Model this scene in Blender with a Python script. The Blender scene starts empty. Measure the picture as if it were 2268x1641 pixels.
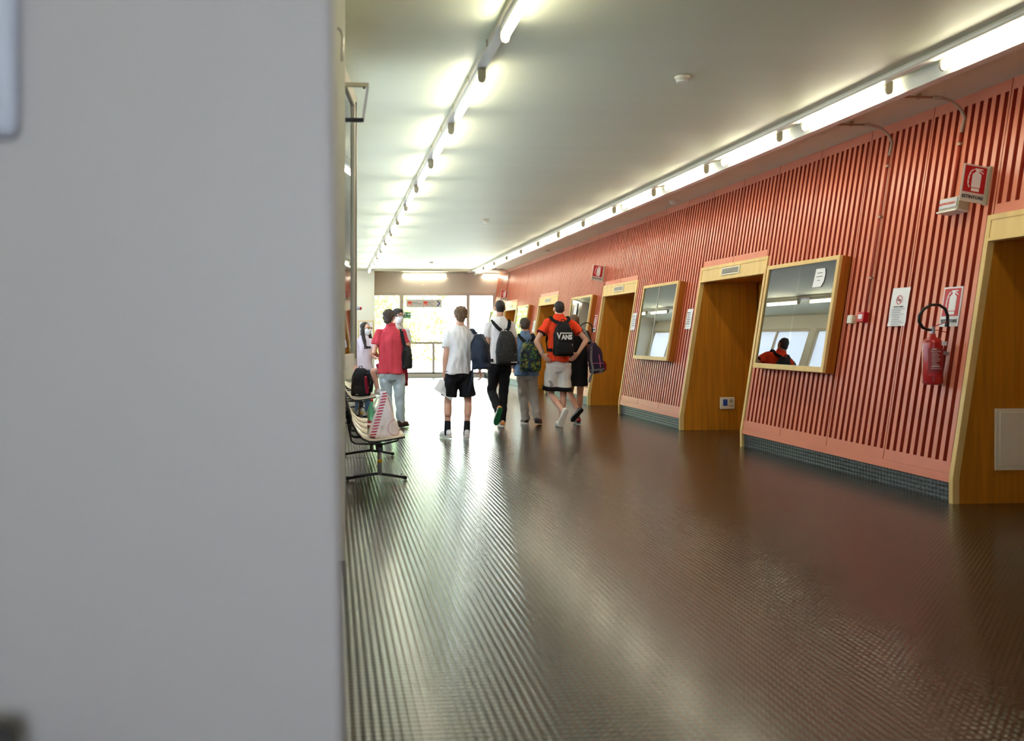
import bpy, bmesh, math, random
from mathutils import Vector, Matrix, noise
from math import sin, cos, pi, radians
random.seed(7)
S = bpy.context.scene
C = S.collection
V = Vector

# ---------------------------------------------------------------- camera
CAM_H = 1.36
TH = math.atan(149 / 1900)
cam = bpy.data.cameras.new('camera')
camo = bpy.data.objects.new('camera', cam); C.objects.link(camo)
cam.sensor_width = 36; cam.lens = 1900 / 2268 * 36
cam.shift_x = (1134 - 884) / 2268
cam.shift_y = (744 - 820.5) / 2268
cam.clip_start = 0.05; cam.clip_end = 300
camo.location = (0, 0, CAM_H)
camo.rotation_euler = (pi / 2, 0, -TH)
cam.dof.use_dof = True; cam.dof.focus_distance = 12.4; cam.dof.aperture_fstop = 1.7
S.camera = camo

# ---------------------------------------------------------------- world, sun, exposure
W = bpy.data.worlds.new('sky'); S.world = W; W.use_nodes = True
bg = W.node_tree.nodes['Background']
bg.inputs[0].default_value = (0.80, 0.90, 1.0, 1); bg.inputs[1].default_value = 9.0
sun = bpy.data.lights.new('sun', 'SUN'); sun.energy = 34; sun.angle = radians(1.5); sun.color = (1, .95, .86)
suno = bpy.data.objects.new('sun', sun); C.objects.link(suno)
suno.rotation_euler = (radians(38), 0, radians(14))
S.view_settings.view_transform = 'Standard'; S.view_settings.look = 'None'
S.view_settings.gamma = 1; S.view_settings.exposure = 1.22
S.view_settings.use_curve_mapping = False
S.cycles.use_denoising = True
S.cycles.max_bounces = 10; S.cycles.diffuse_bounces = 5; S.cycles.glossy_bounces = 4
S.cycles.transparent_max_bounces = 16
S.cycles.sample_clamp_indirect = 8.0
S.cycles.caustics_reflective = False; S.cycles.caustics_refractive = False
TUBE = 22.0

# ---------------------------------------------------------------- materials
def lin(c):
    return tuple(((x / 255) / 12.92 if x / 255 <= .04045 else ((x / 255 + .055) / 1.055) ** 2.4) for x in c)
def mat(name, rgb, rough=.6, metal=0, spec=.5, emit=0, bump=0, bscale=60, var=0, vscale=4, stretch=(1, 1, 1), srgb=True, coat=0, sheen=0):
    m = bpy.data.materials.new(name); m.use_nodes = True
    nt = m.node_tree; b = nt.nodes['Principled BSDF']
    c = lin(rgb) if srgb else rgb
    b.inputs['Base Color'].default_value = (*c, 1)
    b.inputs['Roughness'].default_value = rough; b.inputs['Metallic'].default_value = metal
    b.inputs['Specular IOR Level'].default_value = spec
    if coat: b.inputs['Coat Weight'].default_value = coat
    if sheen: b.inputs['Sheen Weight'].default_value = sheen
    if emit:
        b.inputs['Emission Color'].default_value = (*c, 1); b.inputs['Emission Strength'].default_value = emit
    if var or bump:
        tc = nt.nodes.new('ShaderNodeTexCoord'); mp = nt.nodes.new('ShaderNodeMapping')
        mp.inputs['Scale'].default_value = stretch
        nt.links.new(tc.outputs['Object'], mp.inputs[0])
    if var:
        n = nt.nodes.new('ShaderNodeTexNoise'); n.inputs['Scale'].default_value = vscale; n.inputs['Detail'].default_value = 6
        nt.links.new(mp.outputs[0], n.inputs['Vector'])
        r = nt.nodes.new('ShaderNodeValToRGB')
        r.color_ramp.elements[0].position = .3; r.color_ramp.elements[1].position = .7
        r.color_ramp.elements[0].color = (*[max(0, x * (1 - var)) for x in c], 1)
        r.color_ramp.elements[1].color = (*[min(1, x * (1 + var)) for x in c], 1)
        nt.links.new(n.outputs[0], r.inputs[0]); nt.links.new(r.outputs[0], b.inputs['Base Color'])
    if bump:
        n2 = nt.nodes.new('ShaderNodeTexNoise'); n2.inputs['Scale'].default_value = bscale; n2.inputs['Detail'].default_value = 4
        nt.links.new(mp.outputs[0], n2.inputs['Vector'])
        bp = nt.nodes.new('ShaderNodeBump'); bp.inputs['Strength'].default_value = bump; bp.inputs['Distance'].default_value = .01
        nt.links.new(n2.outputs[0], bp.inputs['Height']); nt.links.new(bp.outputs[0], b.inputs['Normal'])
    return m
def emis(name, rgb, k):
    m = bpy.data.materials.new(name); m.use_nodes = True; nt = m.node_tree
    nt.nodes.remove(nt.nodes['Principled BSDF'])
    e = nt.nodes.new('ShaderNodeEmission'); e.inputs[0].default_value = (*rgb, 1); e.inputs[1].default_value = k
    nt.links.new(e.outputs[0], nt.nodes['Material Output'].inputs[0]); return m
def thin_glass(name, tint, refl):
    m = bpy.data.materials.new(name); m.use_nodes = True; nt = m.node_tree
    nt.nodes.remove(nt.nodes['Principled BSDF'])
    t = nt.nodes.new('ShaderNodeBsdfTransparent'); t.inputs[0].default_value = (*tint, 1)
    g = nt.nodes.new('ShaderNodeBsdfGlossy'); g.inputs['Roughness'].default_value = .01
    fr = nt.nodes.new('ShaderNodeFresnel'); fr.inputs[0].default_value = 1.5
    ad = nt.nodes.new('ShaderNodeMath'); ad.operation = 'ADD'; ad.use_clamp = True; ad.inputs[1].default_value = refl
    nt.links.new(fr.outputs[0], ad.inputs[0])
    mx = nt.nodes.new('ShaderNodeMixShader')
    nt.links.new(ad.outputs[0], mx.inputs[0]); nt.links.new(t.outputs[0], mx.inputs[1]); nt.links.new(g.outputs[0], mx.inputs[2])
    nt.links.new(mx.outputs[0], nt.nodes['Material Output'].inputs[0]); return m
def stud_mat(name, rgb, rough, sx, sy, axes, height, spec=.5, scuff=True, rx=.38):
    """black rubber sheet with rows of raised studs: a procedural relief in object space"""
    m = bpy.data.materials.new(name); m.use_nodes = True; nt = m.node_tree; b = nt.nodes['Principled BSDF']
    L = nt.links.new; N = nt.nodes.new
    tc = N('ShaderNodeTexCoord'); sp = N('ShaderNodeSeparateXYZ'); L(tc.outputs['Object'], sp.inputs[0])
    def math_(op, a, b2=None, cl=False):
        n = N('ShaderNodeMath'); n.operation = op; n.use_clamp = cl
        for i, v in enumerate((a, b2)):
            if v is None: continue
            if isinstance(v, (int, float)): n.inputs[i].default_value = v
            else: L(v, n.inputs[i])
        return n.outputs[0]
    def cell(out, s): return math_('SUBTRACT', math_('FRACT', math_('DIVIDE', out, s)), .5)
    u = cell(sp.outputs[axes[0]], sx); v = cell(sp.outputs[axes[1]], sy)
    cu = math_('COSINE', math_('MULTIPLY', u, 6.2832)); cv = math_('COSINE', math_('MULTIPLY', v, 6.2832))
    h = math_('MULTIPLY', math_('ADD', math_('ADD', cu, cv), 1.2), .5, True)
    bp = N('ShaderNodeBump'); bp.inputs['Strength'].default_value = 1; bp.inputs['Distance'].default_value = height
    L(h, bp.inputs['Height']); L(bp.outputs[0], b.inputs['Normal'])
    mp = N('ShaderNodeMapping'); mp.inputs['Scale'].default_value = (1.0, 3.0, 1); L(tc.outputs['Object'], mp.inputs[0])
    n = N('ShaderNodeTexNoise'); n.inputs['Scale'].default_value = 1.3; n.inputs['Detail'].default_value = 7; L(mp.outputs[0], n.inputs['Vector'])
    r = N('ShaderNodeValToRGB'); c = lin(rgb)
    r.color_ramp.elements[0].position = .0; r.color_ramp.elements[1].position = 1
    r.color_ramp.elements[0].color = (*[x * .85 for x in c], 1); r.color_ramp.elements[1].color = (*[x * 1.2 for x in c], 1)
    L(n.outputs[0], r.inputs[0]); L(r.outputs[0], b.inputs['Base Color'])
    rr = N('ShaderNodeMapRange'); rr.inputs[1].default_value = 0; rr.inputs[2].default_value = 1
    rr.inputs[3].default_value = rough - .02; rr.inputs[4].default_value = rough + .03
    L(n.outputs[0], rr.inputs[0]); L(rr.outputs[0], b.inputs['Roughness'])
    b.inputs['Specular IOR Level'].default_value = spec
    return m
def wood_mat(name, rgb, rough=.45, scale=(30, 30, 1.2), var=.22):
    return mat(name, rgb, rough=rough, var=var, vscale=1.0, stretch=scale, spec=.4)

M = {}
M['floor'] = stud_mat('studded black rubber', (54, 46, 38), .18, .033, .033, (0, 1), .0015, spec=.75)
M['kick'] = stud_mat('studded grey rubber', (52, 58, 62), .38, .045, .037, (0, 2), .004)
M['ceil'] = mat('ceiling paint', (212, 218, 198), .55, var=.03, vscale=.7, stretch=(.3, 3, 1), bump=.05, bscale=3)
M['wallpaint'] = mat('cream wall paint', (226, 224, 208), .7, bump=.05, bscale=20)
M['beam'] = mat('beige wall paint', (208, 196, 184), .7)
M['pillar'] = mat('pale lacquer', (196, 190, 192), .5)
M['red'] = mat('salmon red paint', (214, 126, 96), .34, spec=.65, var=.04, vscale=3, bump=.04, bscale=40)
M['red2'] = mat('darker red', (168, 64, 44), .6, spec=.3)
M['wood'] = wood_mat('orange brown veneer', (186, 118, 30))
M['wood_pale'] = wood_mat('pale birch edging', (222, 190, 124), scale=(8, 8, 1.5), var=.1)
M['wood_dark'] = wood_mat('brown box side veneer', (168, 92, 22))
M['white'] = mat('white enamel', (226, 226, 218), .4)
M['offwhite'] = mat('cream plastic', (226, 220, 200), .5)
M['capgrey'] = mat('grey beige plastic', (176, 168, 142), .5)
M['paper'] = mat('white paper', (235, 235, 236), .8)
M['black'] = mat('black plastic', (20, 20, 22), .45)
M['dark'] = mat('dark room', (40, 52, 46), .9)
M['ink'] = mat('printing ink', (60, 62, 66), .7)
M['alu'] = mat('aluminium', (190, 186, 176), .35, metal=.8)
M['frame'] = mat('cream aluminium frame', (205, 196, 172), .45)
M['mullion'] = mat('beige window frame', (200, 184, 172), .5)
M['glass'] = thin_glass('clear pane', (.93, .97, .95), .02)
def opal(name, c):
    m = bpy.data.materials.new(name); m.use_nodes = True; nt = m.node_tree
    nt.nodes.remove(nt.nodes['Principled BSDF'])
    t = nt.nodes.new('ShaderNodeBsdfTranslucent'); t.inputs[0].default_value = (*c, 1)
    d = nt.nodes.new('ShaderNodeBsdfDiffuse'); d.inputs[0].default_value = (.55, .56, .56, 1)
    a = nt.nodes.new('ShaderNodeMixShader'); a.inputs[0].default_value = .5
    nt.links.new(t.outputs[0], a.inputs[1]); nt.links.new(d.outputs[0], a.inputs[2]); nt.links.new(a.outputs[0], nt.nodes['Material Output'].inputs[0]); return m
M['opal'] = opal('opal white panel', (.68, .72, .78))
M['mirror'] = thin_glass('reflective office pane', (.55, .62, .58), .30)
M['tube'] = emis('lit fluorescent tube', (1.0, .93, .70), TUBE)
M['signred'] = mat('sign red', (186, 16, 30), .45)
M['extred'] = mat('extinguisher red', (176, 22, 30), .25, coat=.5)
M['extlabel'] = mat('printed maroon label', (150, 40, 48), .5)
M['green'] = mat('sign green', (24, 120, 82), .5)
M['blue'] = mat('arrow blue', (34, 62, 120), .5)
M['orange'] = mat('sign orange', (222, 74, 40), .5)
M['plate'] = mat('sign grey board', (206, 200, 192), .5)
M['steel'] = mat('brushed steel', (186, 186, 190), .38, metal=.55)
M['darksteel'] = mat('dark steel', (40, 40, 46), .35, metal=.5)
M['seat'] = mat('cream beech seat slat', (206, 190, 164), .4, var=.08, vscale=3)
M['yellow'] = mat('yellow sticker', (236, 186, 30), .5)
M['ground'] = mat('pale paving', (196, 196, 190), .9)
M['grassm'] = mat('lawn', (120, 150, 70), .9)
M['bark'] = mat('bark', (110, 92, 72), .9, var=.2)
M['facade'] = mat('white facade', (232, 232, 230), .8)
M['binm'] = mat('dark grey plastic', (70, 76, 84), .6)
def leafmat(name, rgb):
    m = bpy.data.materials.new(name); m.use_nodes = True; nt = m.node_tree
    b = nt.nodes['Principled BSDF']; b.inputs['Base Color'].default_value = (*lin(rgb), 1); b.inputs['Roughness'].default_value = .6
    t = nt.nodes.new('ShaderNodeBsdfTranslucent'); t.inputs[0].default_value = (*lin(rgb), 1)
    mx = nt.nodes.new('ShaderNodeMixShader'); mx.inputs[0].default_value = .45
    nt.links.new(b.outputs[0], mx.inputs[1]); nt.links.new(t.outputs[0], mx.inputs[2]); nt.links.new(mx.outputs[0], nt.nodes['Material Output'].inputs[0])
    return m
M['leaf'] = leafmat('leaves', (96, 132, 52)); M['leaf2'] = leafmat('pale leaves', (130, 160, 76))

# ---------------------------------------------------------------- mesh helpers
class MB:
    def __init__(s): s.v = []; s.f = []
    def add(s, vs, fs, mx=None):
        o = len(s.v)
        s.v += [tuple(mx @ V(p)) if mx else tuple(p) for p in vs]
        s.f += [tuple(i + o for i in f) for f in fs]; return s
    def box(s, x0, x1, y0, y1, z0, z1, mx=None):
        return s.add([(x0, y0, z0), (x1, y0, z0), (x1, y1, z0), (x0, y1, z0), (x0, y0, z1), (x1, y0, z1), (x1, y1, z1), (x0, y1, z1)],
                     [(0, 3, 2, 1), (4, 5, 6, 7), (0, 1, 5, 4), (1, 2, 6, 5), (2, 3, 7, 6), (3, 0, 4, 7)], mx)
    def prism(s, pts, axis, a, b, mx=None):
        """extrude polygon pts (2D) along axis 'x','y' or 'z' from a to b"""
        n = len(pts)
        def P(p, t): return {'x': (t, p[0], p[1]), 'y': (p[0], t, p[1]), 'z': (p[0], p[1], t)}[axis]
        vs = [P(p, a) for p in pts] + [P(p, b) for p in pts]
        fs = [tuple(range(n)), tuple(range(2 * n - 1, n - 1, -1))] + [(i, i + n, (i + 1) % n + n, (i + 1) % n) for i in range(n)]
        return s.add(vs, fs, mx)
    def rings(s, rs, closed=True):
        n = len(rs[0]); vs = [p for r in rs for p in r]; fs = []
        for k in range(len(rs) - 1):
            for i in range(n):
                j = (i + 1) % n; fs.append((k * n + i, k * n + j, (k + 1) * n + j, (k + 1) * n + i))
        if closed: fs += [tuple(range(n - 1, -1, -1)), tuple(range((len(rs) - 1) * n, len(rs) * n))]
        return s.add(vs, fs)
    def cone(s, a, b, ra, rb, n=14):
        a, b = V(a), V(b); d = (b - a).normalized(); u = d.orthogonal().normalized(); w = d.cross(u)
        return s.rings([[p + (u * cos(2 * pi * i / n) + w * sin(2 * pi * i / n)) * r for i in range(n)] for p, r in ((a, ra), (b, rb))])
    def cap(s, a, b, ra, rb=None, n=14):
        rb = ra if rb is None else rb
        a, b = V(a), V(b); d = (b - a); d = d.normalized() if d.length > 1e-6 else V((0, 0, 1)); u = d.orthogonal().normalized(); w = d.cross(u); R = []
        for t in (80, 60, 40, 20, 0): R.append((a - d * ra * sin(radians(t)), ra * cos(radians(t))))
        for t in (0, 20, 40, 60, 80): R.append((b + d * rb * sin(radians(t)), rb * cos(radians(t))))
        return s.rings([[p + (u * cos(2 * pi * i / n) + w * sin(2 * pi * i / n)) * r for i in range(n)] for p, r in R])
    def tube(s, pts, r, n=8, closed=True):
        pts = [V(p) for p in pts]; rs = []; prev = None
        for k, p in enumerate(pts):
            d = (pts[min(k + 1, len(pts) - 1)] - pts[max(k - 1, 0)]).normalized()
            if prev is None: u = d.orthogonal().normalized()
            else:
                u = (prev - d * prev.dot(d)); u = u.normalized() if u.length > 1e-5 else d.orthogonal().normalized()
            prev = u; w = d.cross(u)
            rs.append([p + (u * cos(2 * pi * i / n) + w * sin(2 * pi * i / n)) * r for i in range(n)])
        return s.rings(rs, closed)
    def ell(s, c, r, ang=0, n=16, m=10, mx=None):
        c = V(c); rs = []
        for k in range(1, m):
            t = pi * k / m - pi / 2; ring = []
            for i in range(n):
                p = V((r[0] * cos(t) * cos(2 * pi * i / n), r[1] * cos(t) * sin(2 * pi * i / n), r[2] * sin(t)))
                p.rotate(Matrix.Rotation(ang, 3, 'Z'))
                if mx is not None: p = mx @ p
                ring.append(c + p)
            rs.append(ring)
        return s.rings(rs)
    def loft(s, secs, ang=0, n=24, power=2.0):
        """closed body through sections (x, y, z, rx, ry), superelliptic"""
        rs = []
        for (x, y, z, rx, ry) in secs:
            ring = []
            for i in range(n):
                t = 2 * pi * i / n; ct, st = cos(t), sin(t)
                p = V((rx * math.copysign(abs(ct) ** (2 / power), ct), ry * math.copysign(abs(st) ** (2 / power), st), 0))
                p.rotate(Matrix.Rotation(ang, 3, 'Z')); ring.append(V((x, y, z)) + p)
            rs.append(ring)
        return s.rings(rs)
    def strip(s, pts, w, n, t=.006):
        """flat strap through pts; w width, n facing direction per point or one vector"""
        pts = [V(p) for p in pts]; rs = []
        for k, p in enumerate(pts):
            d = (pts[min(k + 1, len(pts) - 1)] - pts[max(k - 1, 0)]).normalized()
            nn = V(n[k]) if isinstance(n, list) else V(n)
            side = d.cross(nn); side = side.normalized() if side.length > 1e-4 else V((1, 0, 0)); nn = side.cross(d)
            ww = w[k] if isinstance(w, list) else w
            rs.append([p + side * ww / 2 + nn * t / 2, p - side * ww / 2 + nn * t / 2, p - side * ww / 2 - nn * t / 2, p + side * ww / 2 - nn * t / 2])
        return s.rings(rs)
    def mesh(s, name, smooth=False):
        me = bpy.data.meshes.new(name); me.from_pydata(s.v, [], s.f)
        bm = bmesh.new(); bm.from_mesh(me); bmesh.ops.recalc_face_normals(bm, faces=bm.faces); bm.to_mesh(me); bm.free()
        if smooth:
            for p in me.polygons: p.use_smooth = True
        me.update(); return me
    def build(s, name, m, parent=None, smooth=False, bevel=0, **k):
        o = link(name, s.mesh(name, smooth), m, parent)
        if bevel:
            b = o.modifiers.new('edge', 'BEVEL'); b.width = bevel; b.segments = 2; b.limit_method = 'ANGLE'
        return o
def link(name, me, m=None, parent=None):
    o = bpy.data.objects.new(name, me); C.objects.link(o)
    if m and not me.materials: me.materials.append(M[m] if isinstance(m, str) else m)
    if parent: o.parent = parent
    return o
def tag(o, label=None, cat=None, group=None, kind=None):
    if label: o['label'] = label
    if cat: o['category'] = cat
    if group: o['group'] = group
    if kind: o['kind'] = kind
    return o
def empty(name, loc=(0, 0, 0), rz=0, label=None, cat=None, group=None, kind=None, mx=None):
    o = bpy.data.objects.new(name, None); C.objects.link(o); o.empty_display_size = .1
    if mx is not None: o.matrix_world = mx
    else: o.location = loc; o.rotation_euler = (0, 0, rz)
    return tag(o, label, cat, group, kind)
def blob(name, mb, m, parent=None, vox=.01, sm=4, nz=0, nscale=(8, 8, 3), keep=1.0, seed=0):
    """one continuous surface grown over overlapping volumes"""
    me = mb.mesh('tmp'); t = bpy.data.objects.new('tmp', me); C.objects.link(t)
    r = t.modifiers.new('r', 'REMESH'); r.mode = 'VOXEL'; r.voxel_size = vox; r.use_smooth_shade = True
    if sm:
        q = t.modifiers.new('s', 'SMOOTH'); q.factor = .5; q.iterations = sm
    if keep < 1:
        d = t.modifiers.new('d', 'DECIMATE'); d.ratio = keep
    dg = bpy.context.evaluated_depsgraph_get()
    out = bpy.data.meshes.new_from_object(t.evaluated_get(dg))
    bpy.data.objects.remove(t); out.materials.clear()
    if nz:
        for v, nn in [(v, v.normal.copy()) for v in out.vertices]:
            a = noise.noise(V((v.co.x * nscale[0] + seed, v.co.y * nscale[1], v.co.z * nscale[2])))
            b = noise.noise(V((v.co.x * nscale[0] * 2.2, v.co.y * nscale[1] * 2.2 + seed, v.co.z * nscale[2] * 2.2)))
            v.co += nn * (a * nz + b * nz * .5)
    for p in out.polygons: p.use_smooth = True
    out.name = name
    return link(name, out, m, parent)
def text(body, size, m, parent, loc, rot=(pi / 2, 0, 0), name='lettering', depth=.0008, align='CENTER', bold=0, sx=1):
    cu = bpy.data.curves.new('t', 'FONT'); cu.body = body; cu.size = size; cu.extrude = depth; cu.align_x = align; cu.align_y = 'CENTER'; cu.offset = bold
    cu.resolution_u = 2
    t = bpy.data.objects.new('t', cu); C.objects.link(t); dg = bpy.context.evaluated_depsgraph_get()
    me = bpy.data.meshes.new_from_object(t.evaluated_get(dg)); bpy.data.objects.remove(t); me.materials.clear(); me.name = name
    o = link(name, me, m, parent); o.location = loc; o.rotation_euler = rot; o.scale = (sx, 1, 1); return o
ORD = 'first second third fourth fifth sixth seventh eighth ninth tenth eleventh twelfth thirteenth fourteenth'.split()

# ---------------------------------------------------------------- room shell
H = 3.46; YE = 28.2; TILT = .157; PHI = math.atan(TILT); KZ = .2; BX = 5.02
def wx(z): return BX + TILT * (z - KZ)
def st(name, mb, m, **k): return tag(mb.build(name, m, **k), kind='structure')
st('floor', MB().box(-1.6, 6.6, -3.2, YE + .1, -.1, 0), 'floor')
# floor sheet seams: slightly raised joints between rubber sheets
st('ceiling', MB().prism([(-1.7, -3.3), (8, -3.3), (8, YE + .25), (-.14, YE + .25), (-.14, 1.5), (-1.7, 1.5)], 'z', H, H + .25), 'ceil')
# left side: plain wall, then a glazed wall with windows
st('wall_left', MB().box(-.14, -.012, 1.55, 5.2, 0, H), 'wallpaint')
wl = MB(); wl.box(-.12, .08, 5.2, 27.1, 0, 1.12); wl.box(-.12, .08, 5.2, 27.1, 3.14, H)
bays = [5.3 + 3.12 * k for k in range(7)]
for y in bays + [27.1]: wl.box(-.12, .08, y - .12, y + .12 if y < 27 else 27.1, 1.12, 3.14)
st('wall_side_left', wl, 'wallpaint')
for i, y in enumerate(bays):
    w = empty('window_%d' % (i + 10), kind='structure')
    y0, y1 = y + .12, (bays[i + 1] if i < 6 else 27.1) - .12
    fr = MB(); yy = (y0 + y1) / 2
    for (a, b, c, d) in ((y0, y1, 1.12, 1.17), (y0, y1, 3.09, 3.14), (y0, y0 + .05, 1.17, 3.09), (y1 - .05, y1, 1.17, 3.09), (yy - .03, yy + .03, 1.17, 3.09)):
        fr.box(.0, .07, a, b, c, d)
    fr.build('window_frame', 'frame', w)
    for (a, b) in ((y0 + .05, yy - .03), (yy + .03, y1 - .05)):
        MB().box(.03, .036, a, b, 1.17, 3.09).build('pane', 'opal', w)
# behind the camera
wb = MB(); wb.box(-1.6, 6.6, -3.3, -3.2, 0, 1.0); wb.box(-1.6, 6.6, -3.3, -3.2, 2.6, H); wb.box(.75, 6.6, -3.3, -3.2, 1.0, 2.6); wb.box(-1.6, -.1, -3.3, -3.2, 1.0, 2.6)
st('wall_back', wb, 'wallpaint')
st('wall_unseen_right', MB().box(6.5, 6.6, -3.3, YE + .2, 0, H), 'wallpaint')  # unseen outer wall, added to stop sun leaking in behind the recesses
st('wall_side_back', MB().box(-1.7, -1.6, -3.3, 1.55, 0, H), 'wallpaint')
# the big pale wall end next to the camera, its edge leaning a touch
st('wall_near', MB().prism([(-1.6, 0), (.029, 0), (-.0215, H), (-1.6, H)], 'y', 1.22, 1.55), 'pillar', bevel=.012)

# right wall, leaning away: local x runs towards the camera, -y into the corridor, z up the slope
WM = Matrix(((0, cos(PHI), sin(PHI), BX), (-1, 0, 0, 0), (0, -sin(PHI), cos(PHI), KZ), (0, 0, 0, 1)))
def sl(z): return (z - KZ) / cos(PHI)
DOORS = [(4.75, 6.57), (10.2, 12.02), (14.7, 16.5), (19.98, 21.75), (24.5, 26.15)]
SEGS = [(6.57, 10.2, 4, 1), (12.02, 14.7, 3, 0), (16.5, 19.98, 4, 0), (21.75, 24.5, 3, 0), (26.15, YE, 2, 0)]
HD = 2.345; TOPZ = H
back = MB()
def bk(y0, y1, z0, z1): back.box(-y1, -y0, .034, .08, sl(z0), sl(z1))
bk(-3.2, 4.69, KZ, TOPZ + .02)
for a, b in DOORS: bk(a - .05, b + .05, HD + .01, TOPZ + .02)
for a, b, n, _ in SEGS: bk(a + .05, b - .05, KZ, HD - .01)
for a, b, n, _ in SEGS: bk(a + .051, b - .051, HD - .01, TOPZ + .02)
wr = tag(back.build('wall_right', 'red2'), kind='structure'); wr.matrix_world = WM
slat_cache = {}
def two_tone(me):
    '''pale red on the face, darker red on the sides towards the grooves'''
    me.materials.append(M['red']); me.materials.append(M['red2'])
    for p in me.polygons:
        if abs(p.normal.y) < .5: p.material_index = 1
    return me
def panel(y0, y1, z0, z1, individual):
    pit = (y1 - y0) / 10; g = .004
    p = MB()
    zb, zt = sl(z0), sl(z1)
    rb = zb + (.095 if z0 < 1 else .085); rt = zt - .1
    p.box(-y1 + g, -y0 - g, 0, .034, zb, rb); p.box(-y1 + g, -y0 - g, 0, .034, rt, zt)
    sw = pit * .52
    # the half slats at the panel's edges belong to its frame
    p.box(-y1 + g, -y1 + sw / 2, 0, .034, rb, rt); p.box(-y0 - sw / 2, -y0 - g, 0, .034, rb, rt)
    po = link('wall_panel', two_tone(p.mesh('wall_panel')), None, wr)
    if individual:
        key = (round(pit, 4), round(rb, 3), round(rt, 3))
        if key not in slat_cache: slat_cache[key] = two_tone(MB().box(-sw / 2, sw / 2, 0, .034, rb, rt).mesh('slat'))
        for k in range(1, 10):
            o = link('slat', slat_cache[key], None, po); o.location = (-(y0 + k * pit), 0, 0)
    else:
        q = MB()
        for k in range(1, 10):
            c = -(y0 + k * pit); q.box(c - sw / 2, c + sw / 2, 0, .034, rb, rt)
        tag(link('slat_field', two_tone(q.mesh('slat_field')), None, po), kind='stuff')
def panels(y0, y1, n, z0, z1, ind):
    for k in range(n): panel(y0 + (y1 - y0) * k / n, y0 + (y1 - y0) * (k + 1) / n, z0, z1, ind)
panels(-2.5, 4.75, 8, KZ + .035, TOPZ, False)
for i, (a, b) in enumerate(DOORS): panels(a, b, 2, HD, TOPZ, i < 2)
for a, b, n, ind in SEGS:
    panels(a + .0, b - .0, n, KZ + .035, TOPZ, bool(ind))
    MB().box(-b + .046, -a - .046, -.002, .042, sl(KZ - .035), sl(KZ + .034)).build('bottom_rail', 'red', wr)
    tag(MB().box(a, b, BX + .022, BX + .05, 0, KZ - .03).build('tmp', 'kick'), kind='structure')
    o = C.objects['tmp'] if 'tmp' in C.objects else None
    if o is not None:
        bpy.data.objects.remove(o)
        bb = tag(MB().box(-(b) + .046, -a - .046, .022, .05, 0, KZ - .03).build('baseboard_right', 'kick'), kind='structure')
        bb.location = (BX, 0, 0); bb.rotation_euler = (0, 0, 0)
        bb.matrix_world = Matrix(((0, 1, 0, BX), (-1, 0, 0, 0), (0, 0, 1, 0), (0, 0, 0, 1)))
MB().box(2.5, -4.75, -.002, .042, sl(KZ - .035), sl(KZ + .034)).build('bottom_rail', 'red', wr)

def slots(mb, x0, x1, z0, z1, n, y):
    for k in range(n):
        z = z0 + (z1 - z0) * (k + .5) / n; mb.box(x0, x1, y - .003, y + .002, z - (z1 - z0) / n * .27, z + (z1 - z0) / n * .27)
for i, (a, b) in enumerate(DOORS):
    d = empty('door_%d' % (i + 1), kind='structure')
    zt = 2.13; XB = 6.16
    for (ya, yb) in ((b, b + .03), (a - .03, a)):
        q = MB().prism([(BX + .045, 0), (BX + .045, KZ), (wx(zt) + .045, zt), (XB, zt), (XB, 0)], 'y', ya, yb); q.build('jamb', 'wood', d)
    MB().box(wx(zt) + .045, XB, a - .03, b + .03, zt, zt + .03).build('soffit', 'wood', d)
    leaf = MB().box(XB, XB + .05, a + .04, b - .04, 0, zt - .03).build('door_leaf', 'wood', d)
    hm = MB(); hm.cap((XB - .05, a + .2, 1.02), (XB - .05, a + .32, 1.02), .01); hm.cone((XB - .05, a + .2, 1.02), (XB, a + .2, 1.02), .01, .01); hm.build('handle', 'steel', leaf, smooth=True)
    MB().box(XB + .05, XB + .1, a - .1, b + .1, 0, HD).build('door_frame', 'wood', d)
    for y in (a, b):
        y0, y1 = (y - .045, y) if y == a else (y, y + .045)
        q = MB().prism([(BX - .012, 0), (BX - .012, KZ), (wx(HD) - .012, HD), (wx(HD) + .045, HD), (BX + .045, KZ), (BX + .045, 0)], 'y', y0, y1)
        q.build('post', 'wood_pale', d)
    hd = MB().box(-b, -a, -.006, .04, sl(zt), sl(HD)).build('header', 'wood_pale', d); hd.matrix_world = WM
    e = MB().box(-b - .0, -a + .0, -.016, .03, sl(zt) - .002, sl(zt) + .022); e.box(-b, -a, -.014, -.004, sl(HD) - .045, sl(HD) - .002)
    e.build('edge_strip', 'wood_pale', hd)
    yc = (a + b) / 2 + .0; x0, x1 = -yc - .26, -yc + .26
    gr = MB().box(x0, x1, -.022, -.004, sl(2.185), sl(2.285)).build('vent_grille', 'offwhite', hd, bevel=.003)
    # slots are sunk bars in the grille's face, kept in the header's third level
    sb = MB(); slots(sb, x0 + .03, x1 - .03, sl(2.2), sl(2.27), 4, -.0225); tag(sb.build('vent_slot', 'black', hd), kind='stuff')
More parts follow.
